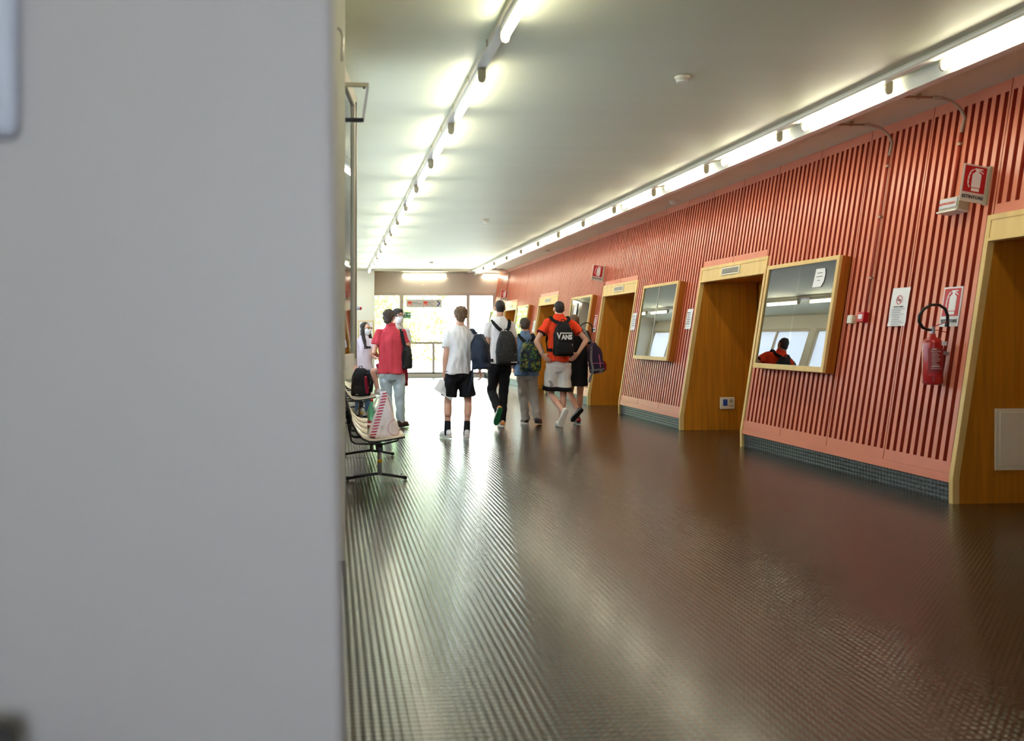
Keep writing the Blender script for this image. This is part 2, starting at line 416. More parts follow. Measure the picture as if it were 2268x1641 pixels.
# details on the two nearer recesses
hat = empty('service_hatch', (5.55, 6.57, .27), label='cream access hatch low on the brown side panel of the nearest recess', cat='hatch')
MB().box(-.185, .36, -.014, 0, 0, .5).build('frame', 'offwhite', hat, bevel=.003)
MB().box(-.15, .33, -.020, -.012, .035, .47).build('hatch_door', 'offwhite', hat, bevel=.003)
sw = empty('wall_socket_unit', (5.704, 12.02, .30), label='cream socket unit with a blue cover low in the second recess', cat='socket')
MB().box(-.108, .108, -.03, 0, 0, .175).build('housing', 'offwhite', sw, bevel=.01)
MB().box(-.07, -.004, -.037, -.03, .05, .145).build('blue_cover', mat('blue plastic', (24, 72, 170), .3), sw, bevel=.004)
MB().cone((.05, -.045, .125), (.05, -.03, .125), .026, .028).build('dial', 'capgrey', sw)
q = MB()
for k in range(3): q.cone((.02 + .03 * k, -.034, .05), (.02 + .03 * k, -.03, .05), .011, .012, 10)
q.build('outlet_row', 'capgrey', sw)

# office windows: boxes proud of the leaning wall
WINS = [(8.43, 9.9), (12.55, 14.0), (16.87, 18.33), (22.43, 23.83), (26.6, 27.95)]
for i, (a, b) in enumerate(WINS):
    w = empty('window_%d' % (i + 1), kind='structure', mx=WM)
    z0, z1 = sl(.965), sl(2.175); P = .115; t = .045
    fr = MB()
    for (x0, x1, c, d) in ((-b, -a, z1 - t, z1), (-b, -a, z0, z0 + t + .01), (-b, -b + t, z0 + t, z1 - t), (-a - t, -a, z0 + t, z1 - t)):
        fr.box(x0, x1, -P - .012, -P + .02, c, d)
    fr.build('window_frame', 'wood_pale', w)
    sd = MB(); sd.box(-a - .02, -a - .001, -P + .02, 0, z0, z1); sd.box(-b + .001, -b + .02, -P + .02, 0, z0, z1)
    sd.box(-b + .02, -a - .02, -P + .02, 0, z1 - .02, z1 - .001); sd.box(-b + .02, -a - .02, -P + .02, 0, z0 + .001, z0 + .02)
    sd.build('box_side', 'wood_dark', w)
    MB().box(-b + .02, -a - .02, -.012, -.003, z0 + .02, z1 - .02).build('dark_interior', 'dark', w)
    mid = (-a - b) / 2
    MB().box(-b + t, mid + .02, -P + .002, -P + .007, z0 + t, z1 - t).build('pane', 'mirror', w)
    MB().box(mid - .02, -a - t, -P - .006, -P - .001, z0 + t, z1 - t).build('pane', 'mirror', w)
    q = MB(); q.box(-b + t, -a - t, -P - .01, -P + .01, z0 + t, z0 + t + .012)
    if i: q.box(mid - .006, mid + .006, -P - .012, -P + .01, z0 + t, z1 - t)
    q.build('sliding_rail', 'alu', w)

# ---------------------------------------------------------------- end wall, glazing and outside
eb = MB(); eb.box(1.34, 6.6, YE - .02, YE + .2, 2.79, H); eb.box(-1.6, 1.34, 27.1, YE + .2, 0, H)
eb.box(5.36, 6.6, YE, YE + .2, 0, 2.79)
st('wall_end', eb, 'wallpaint').data.materials.append(M['beam'])
st('trim_1', MB().box(1.34, 5.5, YE - .05, YE - .02, 2.79, H - .02), 'beam')
st('trim_2', MB().box(.0, 4.45, 26.95, 27.0, H - .05, H), 'frame')
we = empty('window_6', (0, YE, 0), kind='structure')
def bar(x0, x1, z0, z1, nm='mullion', m='mullion', d=.06): return MB().box(x0, x1, -d, .02, z0, z1).build(nm, m, we, bevel=.004)
bar(1.34, 5.5, 2.69, 2.79, 'top_rail'); bar(2.226, 2.346, 0.16, 2.69); bar(4.45, 4.556, .16, 2.69); bar(1.34, 1.40, .16, 2.69); bar(5.33, 5.42, .16, 2.69)
bar(2.346, 4.45, 1.09, 1.166, 'middle_rail'); bar(3.31, 3.385, .16, 1.09)
bar(1.34, 5.36, .12, .16, 'bottom_rail', 'black'); bar(1.34, 5.36, 0, .12, 'threshold', 'white')
for (x0, x1, z0, z1) in ((1.4, 2.226, .16, 2.69), (2.346, 4.45, 1.166, 2.69), (2.346, 3.31, .16, 1.09), (3.385, 4.45, .16, 1.09), (4.556, 5.33, .16, 2.69)):
    MB().box(x0, x1, -.02, -.014, z0, z1).build('pane', 'glass', we)
for (x, z) in ((2.29, 2.5), (4.5, 2.5)): MB().box(x - .012, x + .03, -.09, -.06, z - .05, z + .05).build('hinge', 'alu', we)
st('ground', MB().box(-40, 60, 28.6, 110, -.3, -.05), 'ground')
st('ground_side', MB().box(-40, -.2, -20, 28.6, -.3, -.05), 'ground')
def tree(x, y, h, r, lab, m, n=2600, seed=1):
    t = empty('tree', (x, y, -.05), label=lab, cat='tree', group=None); rnd = random.Random(seed)
    q = MB(); q.tube([(0, 0, 0), (.05, 0, h * .3), (-.05, .1, h * .7)], .14, 10)
    for k in range(7):
        a = rnd.uniform(0, 6.28); q.tube([(0, 0, h * (.25 + .05 * k)), (cos(a) * r * .6, sin(a) * r * .6, h * (.45 + .06 * k))], .045, 6)
    q.build('trunk', 'bark', t, smooth=True)
    l = MB()
    cl = [(rnd.gauss(0, r * .45), rnd.gauss(0, r * .4), h * rnd.uniform(.12, .95), rnd.uniform(.35, .8)) for _ in range(34)]
    for k in range(n):
        cx, cy, cz, cr = cl[rnd.randrange(len(cl))]
        p = V((cx, cy, cz)) + V((rnd.gauss(0, 1), rnd.gauss(0, 1), rnd.gauss(0, 1))).normalized() * cr * rnd.uniform(.5, 1)
        p.z = max(p.z, .1)
        u = V((rnd.gauss(0, 1), rnd.gauss(0, 1), rnd.gauss(0, 1))).normalized(); w = u.orthogonal().normalized(); s = rnd.uniform(.06, .13)
        l.add([p - u * s, p + w * s * .5, p + u * s, p - w * s * .5], [(0, 1, 2, 3)])
    tag(l.build('foliage', m, t), kind='stuff')
tree(1.4, 35.5, 5.2, 1.6, 'pale green leafy tree behind the left glass bay of the far doors', 'leaf', seed=3)
tree(3.2, 40.0, 5.6, 1.9, 'light green leafy tree behind the middle of the wide far glass bay', 'leaf2', seed=5)
tree(8.6, 43.8, 6.4, 2.2, 'sunlit green tree farther out behind the wide far glass bay', 'leaf', seed=9)
tree(-0.6, 43.0, 6.4, 2.8, 'green tree at the far left outside the end glazing', 'leaf2', seed=12)
hg = MB(); rnd = random.Random(4)
for k in range(5200):
    p = V((rnd.uniform(-6, 10), 47 + rnd.uniform(-.5, .5), rnd.uniform(0, 4.6))); u = V((rnd.gauss(0, 1), rnd.gauss(0, 1), rnd.gauss(0, 1))).normalized(); w = u.orthogonal().normalized(); s = rnd.uniform(.1, .2)
    hg.add([p - u * s, p + w * s * .6, p + u * s, p - w * s * .6], [(0, 1, 2, 3)])
tag(hg.build('hedge', 'leaf2'), 'long tall pale hedge closing the view behind the outdoor trees', 'hedge', kind='stuff')
bl = empty('outbuilding', (7.35, 34, -.05), label='plain white outbuilding wall outside the right glass bay', cat='building')
MB().box(-1.9, 6, 0, 8, 0, 6).build('wall', 'facade', bl)
MB().box(-2.1, 6.2, -.2, 8.2, 6, 6.25).build('roof', 'white', bl)

# ---------------------------------------------------------------- ceiling lights
def light_mesh(L=1.24):
    f = MB().box(-.028, .028, 0, L, -.04, 0).mesh('batten')
    c1 = MB().prism([(-.03, 0), (.03, 0), (.03, -.075), (.021, -.1), (0, -.108), (-.021, -.1), (-.03, -.075)], 'y', -.022, 0).mesh('end_cap')
    tb = MB().cone((0, 0, -.082), (0, L, -.082), .0165, .0165, 12).mesh('tube', True)
    return f, c1, tb
LM = light_mesh()
def fixture(x, y, z, lab, rz=0, L=1.24, lm=None, group='lit ceiling tubes'):
    lm = lm or LM
    o = empty('fluorescent_light', (x, y, z), rz, lab, 'ceiling light', group)
    link('batten', lm[0], 'white', o); link('tube', lm[2], 'tube', o)
    for yy in (0, L + .022):
        c = link('end_cap', lm[1], 'capgrey', o); c.location = (0, yy, 0)
st_ys = [4.37] + [6.52 + 1.7 * k for k in range(12)]
for k, y in enumerate(st_ys):
    fixture(1.145, y, H - .0505, ('lit ceiling tube of the left row, ' + ORD[k] + ' nearest the camera'))
for k, y in enumerate([4.8, 6.69] + [8.41 + 1.71 * j for j in range(11)]):
    fixture(4.54, y, H - .02, 'lit ceiling tube of the right row above the red wall, ' + ORD[k] + ' nearest the camera')
tr = empty('light_rail', label='long cream rail carrying the left row of ceiling tubes', cat='light rail')
MB().box(1.105, 1.185, -3.1, 26.9, H - .045, H).build('channel', 'white', tr)
q = MB(); q.box(1.098, 1.105, -3.1, 26.9, H - .014, H - .004); q.box(1.098, 1.105, -3.1, 26.9, H - .04, H - .03); q.build('lip', 'frame', tr)
ck = MB().box(1.092, 1.10, 0, .03, H - .05, H - .002).mesh('clip')
for k in range(28): link('clip', ck, 'capgrey', tr).location = (0, .9 + k * .85, 0)
tr = empty('light_rail', label='long cream rail and deep fascia carrying the right row of ceiling tubes', cat='light rail')
MB().box(4.42, 4.49, -3.1, 27.8, H - .05, H).build('channel', 'white', tr)
q = MB(); q.box(4.413, 4.42, -3.1, 27.8, H - .014, H - .004); q.box(4.413, 4.42, -3.1, 27.8, H - .045, H - .035); q.build('lip', 'frame', tr)
MB().box(4.63, 4.665, -3.1, 27.8, H - .125, H).build('fascia', 'white', tr)
MB().box(4.665, 4.72, -3.1, 27.8, H - .125, H - .115).build('fascia_lip', 'white', tr)
L15 = light_mesh(1.43)
fixture(2.33, YE - .1, H - .02, 'lit tube lying crosswise on the beam above the far doors', -pi / 2, 1.43, L15, None)
fixture(4.98, YE - .1, H - .02, 'lit tube at the right end of the far beam by the red wall', -pi / 2, 1.43, L15, None)

def detector(x, y, z, lab, r=.06, g='smoke detectors'):
    o = empty('smoke_detector', (x, y, z), label=lab, cat='smoke detector', group=g)
    MB().loft([(0, 0, -.018, r, r), (0, 0, 0, r, r)]).build('base', 'offwhite', o)
    MB().loft([(0, 0, -.05, r * .45, r * .45), (0, 0, -.045, r * .75, r * .75), (0, 0, -.02, r * .85, r * .85)]).build('head', 'white', o)
    MB().loft([(0, 0, -.034, r * .88, r * .88), (0, 0, -.028, r * .88, r * .88)]).build('grille', 'capgrey', o)
detector(2.83, 6.75, H, 'round white smoke detector on the ceiling nearest the camera')
detector(2.80, 15.48, H, 'white smoke detector halfway down the ceiling')
detector(2.81, 24.2, H, 'tiny white smoke detector near the far end of the ceiling')
detector(5.3, 12.97, H, 'white detector on the soffit close to the red wall', .07)
detector(5.25, 20.6, H, 'far white detector on the soffit beside the red wall', .07)

# ---------------------------------------------------------------- signs on the right wall
def wm(y, z, n=0):
    """frame on the leaning wall surface: x towards the camera side, -y out of the wall, z up"""
    m = WM.copy(); loc = WM @ V((-y, -n, sl(z))); m.translation = loc; return m
def extinguisher_picto(o, w, h, y=-.004, red_h=.74, nm='pictogram'):
    """white bottle with hose on a red field; lower left corner at 0,0"""
    r0 = h * (1 - red_h)
    MB().box(w * .06, w * .94, y, y + .001, r0, h * .96).build('red_field', 'signred', o)
    c = w * .56; q = MB(); y1, y0 = y, y - .001
    B = lambda a, b, z0, z1: q.box(a * w, b * w, y0, y1, r0 + z0 * h * red_h, r0 + z1 * h * red_h)
    B(.40, .72, .05, .16); B(.38, .74, .185, .66); 
    q.prism([(.38 * w, r0 + .66 * h * red_h), (.74 * w, r0 + .66 * h * red_h), (.62 * w, r0 + .76 * h * red_h), (.50 * w, r0 + .76 * h * red_h)], 'y', y0, y1)
    B(.50, .62, .76, .84); B(.46, .78, .84, .88)
    q.prism([(.62 * w, r0 + .80 * h * red_h), (.82 * w, r0 + .70 * h * red_h), (.80 * w, r0 + .75 * h * red_h), (.64 * w, r0 + .84 * h * red_h)], 'y', y0, y1)
    pts = [(.48, .85), (.36, .83), (.27, .74), (.23, .6), (.21, .45), (.22, .3), (.28, .17)]
    for a, b in zip(pts, pts[1:]):
        q.prism([(a[0] * w, r0 + a[1] * h * red_h), (b[0] * w, r0 + b[1] * h * red_h), ((b[0] + .05) * w, r0 + (b[1]) * h * red_h), ((a[0] + .05) * w, r0 + (a[1] - .03) * h * red_h)], 'y', y0, y1)
    q.build(nm, 'paper', o)
    text('ESTINTORE', w * .17, 'ink', o, (w / 2, y - .001, r0 * .52), bold=.0012)
for (yw, zz, lab) in ((6.67, 2.44, 'red and white extinguisher flag sign jutting from the wall above the nearest extinguisher'),
                      (16.7, 2.44, 'small red extinguisher flag sign jutting out beside the third recess'),
                      (26.0, 2.44, 'farthest red extinguisher flag sign above the last recess')):
    # flag: its plane stands square to the wall; local x = into the wall, z up the slope
    m = Matrix(((cos(PHI), 0, sin(PHI), 0), (0, 1, 0, 0), (-sin(PHI), 0, cos(PHI), 0), (0, 0, 0, 1)))
    m.translation = WM @ V((-yw, -.235, sl(zz)))
    o = empty('extinguisher_sign', mx=m, label=lab, cat='sign', group='projecting extinguisher signs')
    MB().box(0, .215, -.002, .004, 0, .31).build('plate', 'plate', o)
    extinguisher_picto(o, .215, .31, -.0035)
    MB().box(.215, .235, -.02, .012, -.005, .315).build('mounting_flange', 'capgrey', o)
for (yw, zz, lab) in ((7.0, 1.44, 'flat red extinguisher sign on the wall right behind the nearest extinguisher hose'),
                      (16.9, 1.44, 'flat red extinguisher sign on the wall beside the third recess')):
    o = empty('extinguisher_sign', mx=wm(yw, zz), label=lab, cat='sign', group='flat extinguisher signs')
    MB().box(0, .22, -.004, 0, 0, .34).build('plate', 'paper', o)
    extinguisher_picto(o, .22, .34, -.0055)

def extinguisher(y, z, lab):
    m = Matrix.Translation((wx(z + .2) - .12, y, z))
    o = empty('fire_extinguisher', mx=m, label=lab, cat='fire extinguisher', group='fire extinguishers')
    R = .078
    MB().loft([(0, 0, 0, R * .8, R * .8), (0, 0, .012, R * .95, R * .95), (0, 0, .03, R, R), (0, 0, .34, R, R), (0, 0, .365, R * .93, R * .93), (0, 0, .385, R * .7, R * .7), (0, 0, .4, R * .35, R * .35), (0, 0, .43, R * .3, R * .3)], n=28).build('cylinder', 'extred', o, smooth=True)
    lb = MB(); rs = []
    for z0 in (.1, .31):
        rs.append([V((cos(a) * (R + .0006), sin(a) * (R + .0006), z0)) for a in [radians(-150 + 100 * k / 12) for k in range(13)]])
    vs = rs[0] + rs[1]; lb.add(vs, [(k, k + 1, k + 14, k + 13) for k in range(12)]); lbo = lb.build('label', 'extlabel', o, smooth=True)
    MB().add([V((cos(a) * (R + .0012), sin(a) * (R + .0012), zz)) for zz in (.075, .1) for a in [radians(-150 + 90 * k / 12) for k in range(13)]], [(k, k + 1, k + 14, k + 13) for k in range(12)]).build('label_band', 'signred', o)
    tl = MB(); rr = random.Random(2)
    for k in range(11):
        zz = .295 - k * .016; a0 = radians(-135 + rr.uniform(0, 8)); a1 = radians(-75 - rr.uniform(0, 30))
        tl.add([V((cos(a) * (R + .0014), sin(a) * (R + .0014), q)) for q in (zz, zz + (.009 if k in (0, 9) else .005)) for a in [a0 + (a1 - a0) * j / 6 for j in range(7)]], [(j, j + 1, j + 8, j + 7) for j in range(6)])
    tag(tl.build('printed_lines', mat('print white', (214, 200, 200), .6), lbo), kind='stuff')
    MB().cap((0, 0, .42), (0, 0, .47), .02).build('valve', 'steel', o, smooth=True)
    q = MB(); q.strip([(0, 0, .485), (.03, -.02, .50), (.1, -.04, .53)], .022, (0, 0, 1), .006); q.strip([(0, 0, .462), (.04, -.02, .455), (.1, -.04, .44)], .022, (0, 0, 1), .006)
    q.build('lever', 'extred', o)
    pts = [(-.01, 0, .46), (-.05, -.01, .463)]
    for k in range(13):
        a = radians(250 - k * 20); pts.append((.0 + .125 * cos(a), -.03 - .002 * k, .575 + .115 * sin(a)))
    pts = pts[:2] + [(-.1, -.02, .48), (-.135, -.02, .53), (-.135, -.025, .58), (-.1, -.03, .635), (-.04, -.035, .67), (.03, -.035, .672), (.09, -.03, .64), (.12, -.02, .58), (.125, -.01, .53)]
    MB().tube(pts, .0125, 10).build('hose', 'black', o, smooth=True)
    MB().cone((.125, -.01, .53), (.127, 0, .49), .015, .018).build('nozzle', 'black', o)
    MB().box(R - .01, .15, -.02, .02, .25, .28).build('bracket', 'steel', o)
    MB().box(.03, .065, -.083, -.07, .33, .365).build('sticker', 'paper', o)
extinguisher(6.86, .95, 'nearest red fire extinguisher with black hose looped over it')
extinguisher(16.75, .95, 'distant red fire extinguisher beside the third recess, half hidden by people')

o = empty('emergency_light', mx=wm(6.98, 2.42), label='silver emergency lamp box below the nearest extinguisher flag sign', cat='emergency light')
MB().box(-.11, .12, -.10, 0, 0, .115).build('housing', 'capgrey', o, bevel=.008)
MB().box(-.10, .11, -.108, -.10, .02, .105).build('reflector', 'steel', o, bevel=.004)
text('ANTINCENDIO', .028, 'orange', o, (0, -.1095, .06), bold=.0005)
MB().box(-.115, .125, -.112, 0, -.012, 0).build('lower_rim', 'white', o)

o = empty('call_point', mx=wm(8.05, 1.49), label='small red alarm call point at the foot of the wall conduit', cat='alarm button')
MB().box(-.05, .05, -.055, 0, 0, .1).build('housing', 'signred', o, bevel=.004)
MB().box(-.032, .032, -.058, -.055, .03, .075).build('press_plate', 'paper', o)
o = empty('alarm_box', mx=wm(8.25, 1.48), label='small cream junction box left of the red call point', cat='switch')
MB().box(-.03, .05, -.045, 0, 0, .085).build('housing', 'offwhite', o, bevel=.004)
MB().box(-.012, .03, -.05, -.045, .02, .065).build('button', 'white', o)

def notice(y, z, w, h, lab, kind=0, n=.002):
    o = empty('notice', mx=wm(y, z, n), label=lab, cat='notice', group=None)
    q = MB(); vs = []; K = 8
    for k in range(K + 1):
        for x in (0, w): vs.append((x, -.004 - .006 * sin(k / K * 3) - (.008 if k == 0 else 0), h * k / K))
    q.add(vs, [(2 * k, 2 * k + 1, 2 * k + 3, 2 * k + 2) for k in range(K)]); q.build('sheet', 'paper', o)
    if kind == 1:
        rg = MB(); c = (w / 2, h * .68); n2 = 20; r0, r1 = .036, .043
        vs = [(c[0] + r * cos(2 * pi * i / n2), -.014, c[1] + r * sin(2 * pi * i / n2)) for r in (r0, r1) for i in range(n2)]
        rg.add(vs, [(i, (i + 1) % n2, n2 + (i + 1) % n2, n2 + i) for i in range(n2)])
        rg.add([(c[0] - .03, -.0145, c[1] + .025), (c[0] - .025, -.0145, c[1] + .03), (c[0] + .03, -.0145, c[1] - .025), (c[0] + .025, -.0145, c[1] - .03)], [(0, 1, 2, 3)])
        rg.build('prohibition_ring', 'signred', o)
        MB().box(c[0] - .028, c[0] + .024, -.0135, -.013, c[1] - .006, c[1] + .004).build('cigarette', 'ink', o)
        text('VIETATO FUMARE', .017, 'ink', o, (w / 2, -.0135, h * .5), bold=.0003)
    q = MB(); rr = random.Random(int(y * 10)); top = h * (.44 if kind == 1 else .8)
    for k in range(11 if kind == 1 else 6):
        zz = top - k * .0165 if kind == 1 else top - k * h * .11
        a = rr.uniform(.1, .25); b = rr.uniform(.6, .9)
        q.box(w * a, w * b, -.0135, -.012, zz, zz + (.003 if kind == 1 else .008))
    tag(q.build('text_lines', 'ink', o), kind='stuff')
notice(7.68, 1.45, .245, .36, 'white no smoking notice pinned on the slats left of the nearest extinguisher', 1)
notice(12.33, 1.46, .2, .3, 'white room plate on the slats beside the second recess')
notice(14.98 - .25 + .02, 1.46, .2, .3, 'white room plate on the slats right beside the third recess') if False else None
notice(14.65, 1.46, .2, .3, 'white room plate on the slats just before the third recess')
notice(22.05, 1.46, .2, .3, 'small white room plate on the slats just past the fourth recess')
o = empty('window_note', mx=wm(8.83, 1.86, .125), label='torn white paper note taped inside the large nearest office window', cat='notice')
q = MB(); q.prism([(-.03, 0), (.13, .0), (.17, .05), (.185, .13), (.17, .19), (.155, .2), (0, .2)], 'y', -.003, 0); q.build('sheet', 'paper', o)
q = MB()
for k, (a, b) in enumerate(((.03, .13), (.02, .14), (.05, .10))): q.box(a, b, -.0045, -.003, .15 - .04 * k, .156 - .04 * k)
tag(q.build('text_lines', 'ink', o), kind='stuff')
o = empty('window_note', mx=wm(18.0, 1.7, .125), label='white sheet stuck in the corner of the third office window', cat='notice')
MB().box(0, .21, -.003, 0, 0, .35).build('sheet', 'paper', o)

def conduit(y, xs, zend, lab):
    o = empty('conduit', label=lab, cat='pipe'); M.setdefault('pipec', mat('brownish conduit', (168, 140, 116), .5))
    zc = H - .03; pts = [(xs, y, zc), (wx(zc) - .28, y, zc)]
    for k in range(1, 8):
        a = radians(90 - 90 * k / 8); pts.append((wx(zc) - .28 + .25 * cos(a) * 1, y, zc - .22 + .22 * sin(a)))
    MB().tube(pts[:2], .011, 8).build('ceiling_run', 'pipec', o, smooth=True)
    MB().tube(pts[1:] + [(wx(zc - .3) - .02, y, zc - .3)], .013, 8).build('bend', 'pipec', o, smooth=True)
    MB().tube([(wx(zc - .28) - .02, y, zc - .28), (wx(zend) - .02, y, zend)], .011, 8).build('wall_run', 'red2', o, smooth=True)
    MB().cone((wx(zc) - .33, y, zc), (wx(zc) - .26, y, zc), .017, .017).build('coupling', 'capgrey', o)
    q = MB()
    for x in (wx(zc) - .45,): q.box(x - .01, x + .01, y - .02, y + .02, zc - .014, H)
    for z in (zc - .4, zc - .9, zc - 1.5):
        if z > zend: q.box(wx(z) - .033, wx(z), y - .02, y + .012, z - .01, z + .01)
    tag(q.build('clip_row', 'pipec', o), kind='stuff')
conduit(8.03, 4.73, 1.59, 'thin conduit bending from the ceiling down to the red call point')
conduit(7.06, 4.73, 2.535, 'thin conduit bending from the ceiling down to the silver emergency lamp')
conduit(26.3, 4.73, 2.6, 'dark thin conduit on the last panels of the red wall')

# ---------------------------------------------------------------- things near the end wall
o = empty('hanging_sign', (2.26, 26, 2.228), label='long grey direction sign with orange squares hanging from the ceiling', cat='sign')
MB().box(0, 1.08, -.015, .015, 0, .245).build('board', 'plate', o)
for x, s in ((.035, 'E15'), (.52, 'E17')):
    MB().box(x, x + .13, -.018, -.015, .055, .185).build('orange_square', 'orange', o)
    text(s, .062, 'paper', o, (x + .065, -.0195, .085), bold=.002)
for x, l in ((.195, ('MEDICINA', 'POLIFUNZIONALE')), (.675, ('MEDICINA', 'POLO', 'SPORTIVO'))):
    for k, s in enumerate(l): text(s, .034, 'ink', o, (x, -.017, .155 - .042 * k), align='LEFT', bold=.0005)
q = MB(); q.prism([(.92, .03), (.965, .03), (1.04, .122), (.965, .215), (.92, .215), (.995, .122)], 'y', -.018, -.015); q.build('arrow', 'blue', o)
q = MB(); q.cone((.02, 0, .245), (.02, 0, H - 2.228), .002, .002, 6); q.cone((1.05, 0, .245), (1.05, 0, H - 2.228), .002, .002, 6); q.build('wire', 'capgrey', o)
o = empty('exit_sign', (2.30, YE - .09, 1.94), label='small green exit sign with a white arrow on the far glazing', cat='sign')
MB().box(0, .29, -.01, .01, 0, .2).build('board', 'green', o)
q = MB(); q.prism([(.17, .115), (.22, .115), (.22, .08), (.27, .135), (.22, .19), (.22, .155), (.17, .155)], 'y', -.013, -.01)
q.box(.03, .12, -.013, -.01, .08, .19); q.box(.02, .28, -.013, -.01, .02, .028); q.box(.02, .28, -.013, -.01, .045, .053); q.build('arrow_and_door', 'paper', o)
q = MB(); q.ell((.085, -.0145, .17), (.01, .001, .01)); q.prism([(.07, .13), (.09, .16), (.1, .13), (.11, .1), (.09, .11), (.075, .09), (.06, .095)], 'y', -.0145, -.013); q.build('running_figure', 'green', o)
o = empty('wall_sensor', (3.0, YE - .05, 3.02), label='small cream sensor in the middle of the beam above the far doors', cat='sensor')
MB().box(-.03, .03, -.05, 0, -.045, .045).build('housing', 'offwhite', o, bevel=.015); MB().ell((0, -.052, -.01), (.018, .01, .022)).build('lens', 'capgrey', o, smooth=True)
o = empty('framed_notice', (.82, 27.1, 1.3), label='wood framed notice on the cream wall behind the woman in the lilac shirt', cat='picture frame')
q = MB(); w_, h_ = .5, .54
for (a, b, c, d) in ((0, w_, 0, .03), (0, w_, h_ - .03, h_), (0, .03, .03, h_ - .03), (w_ - .03, w_, .03, h_ - .03)): q.box(a, b, -.02, 0, c, d)
q.build('frame', 'wood_pale', o); MB().box(.03, w_ - .03, -.01, 0, .03, h_ - .03).build('sheet', 'paper', o)

# open window sash in front of the left wall
A = V((.018, 5.45, 0)); B = V((.173, 6.6, 0)); d = B - A
o = empty('casement', A, math.atan2(d.y, d.x), 'tall glass casement standing ajar at the left wall', 'window')
Ls = d.length; z0, z1 = 1.13, 3.19
for nm, (x0, x1, c, e) in {'bottom_rail': (0, Ls, z0, z0 + .1), 'top_rail': (0, Ls, z1 - .1, z1), 'hinge_stile': (0, .05, z0, z1), 'free_stile': (Ls - .16, Ls, z0, z1)}.items():
    MB().box(x0, x1, -.02, .02, c, e).build(nm, 'frame', o, bevel=.004)
MB().box(Ls - .10, Ls - .085, -.026, -.018, z0 + .06, z1 - .06).build('rubber_seal', 'black', o)
MB().box(.05, Ls - .16, -.003, .003, z0 + .1, z1 - .1).build('pane', 'glass', o)
o = empty('stay_arm', (.04, 5.6, 2.9), label='bent metal window stay reaching out above the open sash', cat='window stay')
MB().box(0, .2, -.012, .012, .085, .11).build('upper_bar', 'capgrey', o)
MB().box(0, .165, -.010, .010, -.145, -.12).build('lower_bar', 'darksteel', o)
MB().prism([(.15, -.145), (.168, -.145), (.203, .085), (.185, .085)], 'y', -.008, .008).build('link_bar', 'steel', o)
MB().ell((.17, -.012, .075), (.008, .006, .008)).build('rivet', 'black', o, smooth=True)
o = empty('lever_catch', (.175, 7.0, 1.53), label='grey lever catch with knob sticking out past the open sash', cat='handle')
MB().box(-.1, .012, -.03, .03, 0, .11).build('back_plate', 'steel', o, bevel=.01)
MB().cap((.012, 0, .055), (.045, 0, .055), .014).build('lever', 'steel', o, smooth=True); MB().ell((.058, 0, .055), (.012, .014, .014)).build('knob', 'signred', o, smooth=True)
o = empty('wall_pipe', label='thin curved pipe at the top of the wall beside the pale wall edge', cat='pipe')
MB().tube([(.03, 4.3, 2.9), (.045, 4.32, 2.895), (.055, 4.32, 2.86), (.052, 4.32, 2.78), (.05, 4.32, 2.74)], .007, 8).build('pipe', 'alu', o, smooth=True)
o = empty('wall_box', (-.62, 1.22, 1.63), label='blurred pale box fixed high on the near wall at the left edge', cat='wall box')
MB().box(-.3, .195, -.03, 0, 0, .8).build('housing', mat('pale blue grey enamel', (206, 212, 230), .5), o, bevel=.015)
MB().box(-.28, -.03, -.034, -.03, .02, .78).build('lid', 'white', o)
o = empty('litter_bin', (-.594, 1.0, 0), label='blurred dark grey bin at the foot of the near wall, bottom left', cat='bin')
MB().loft([(0, 0, 0, .17, .13), (0, 0, .82, .19, .15)], power=6).build('body', 'binm', o); MB().loft([(0, 0, .82, .2, .16), (0, 0, .856, .2, .16)], power=6).build('lid', 'black', o)

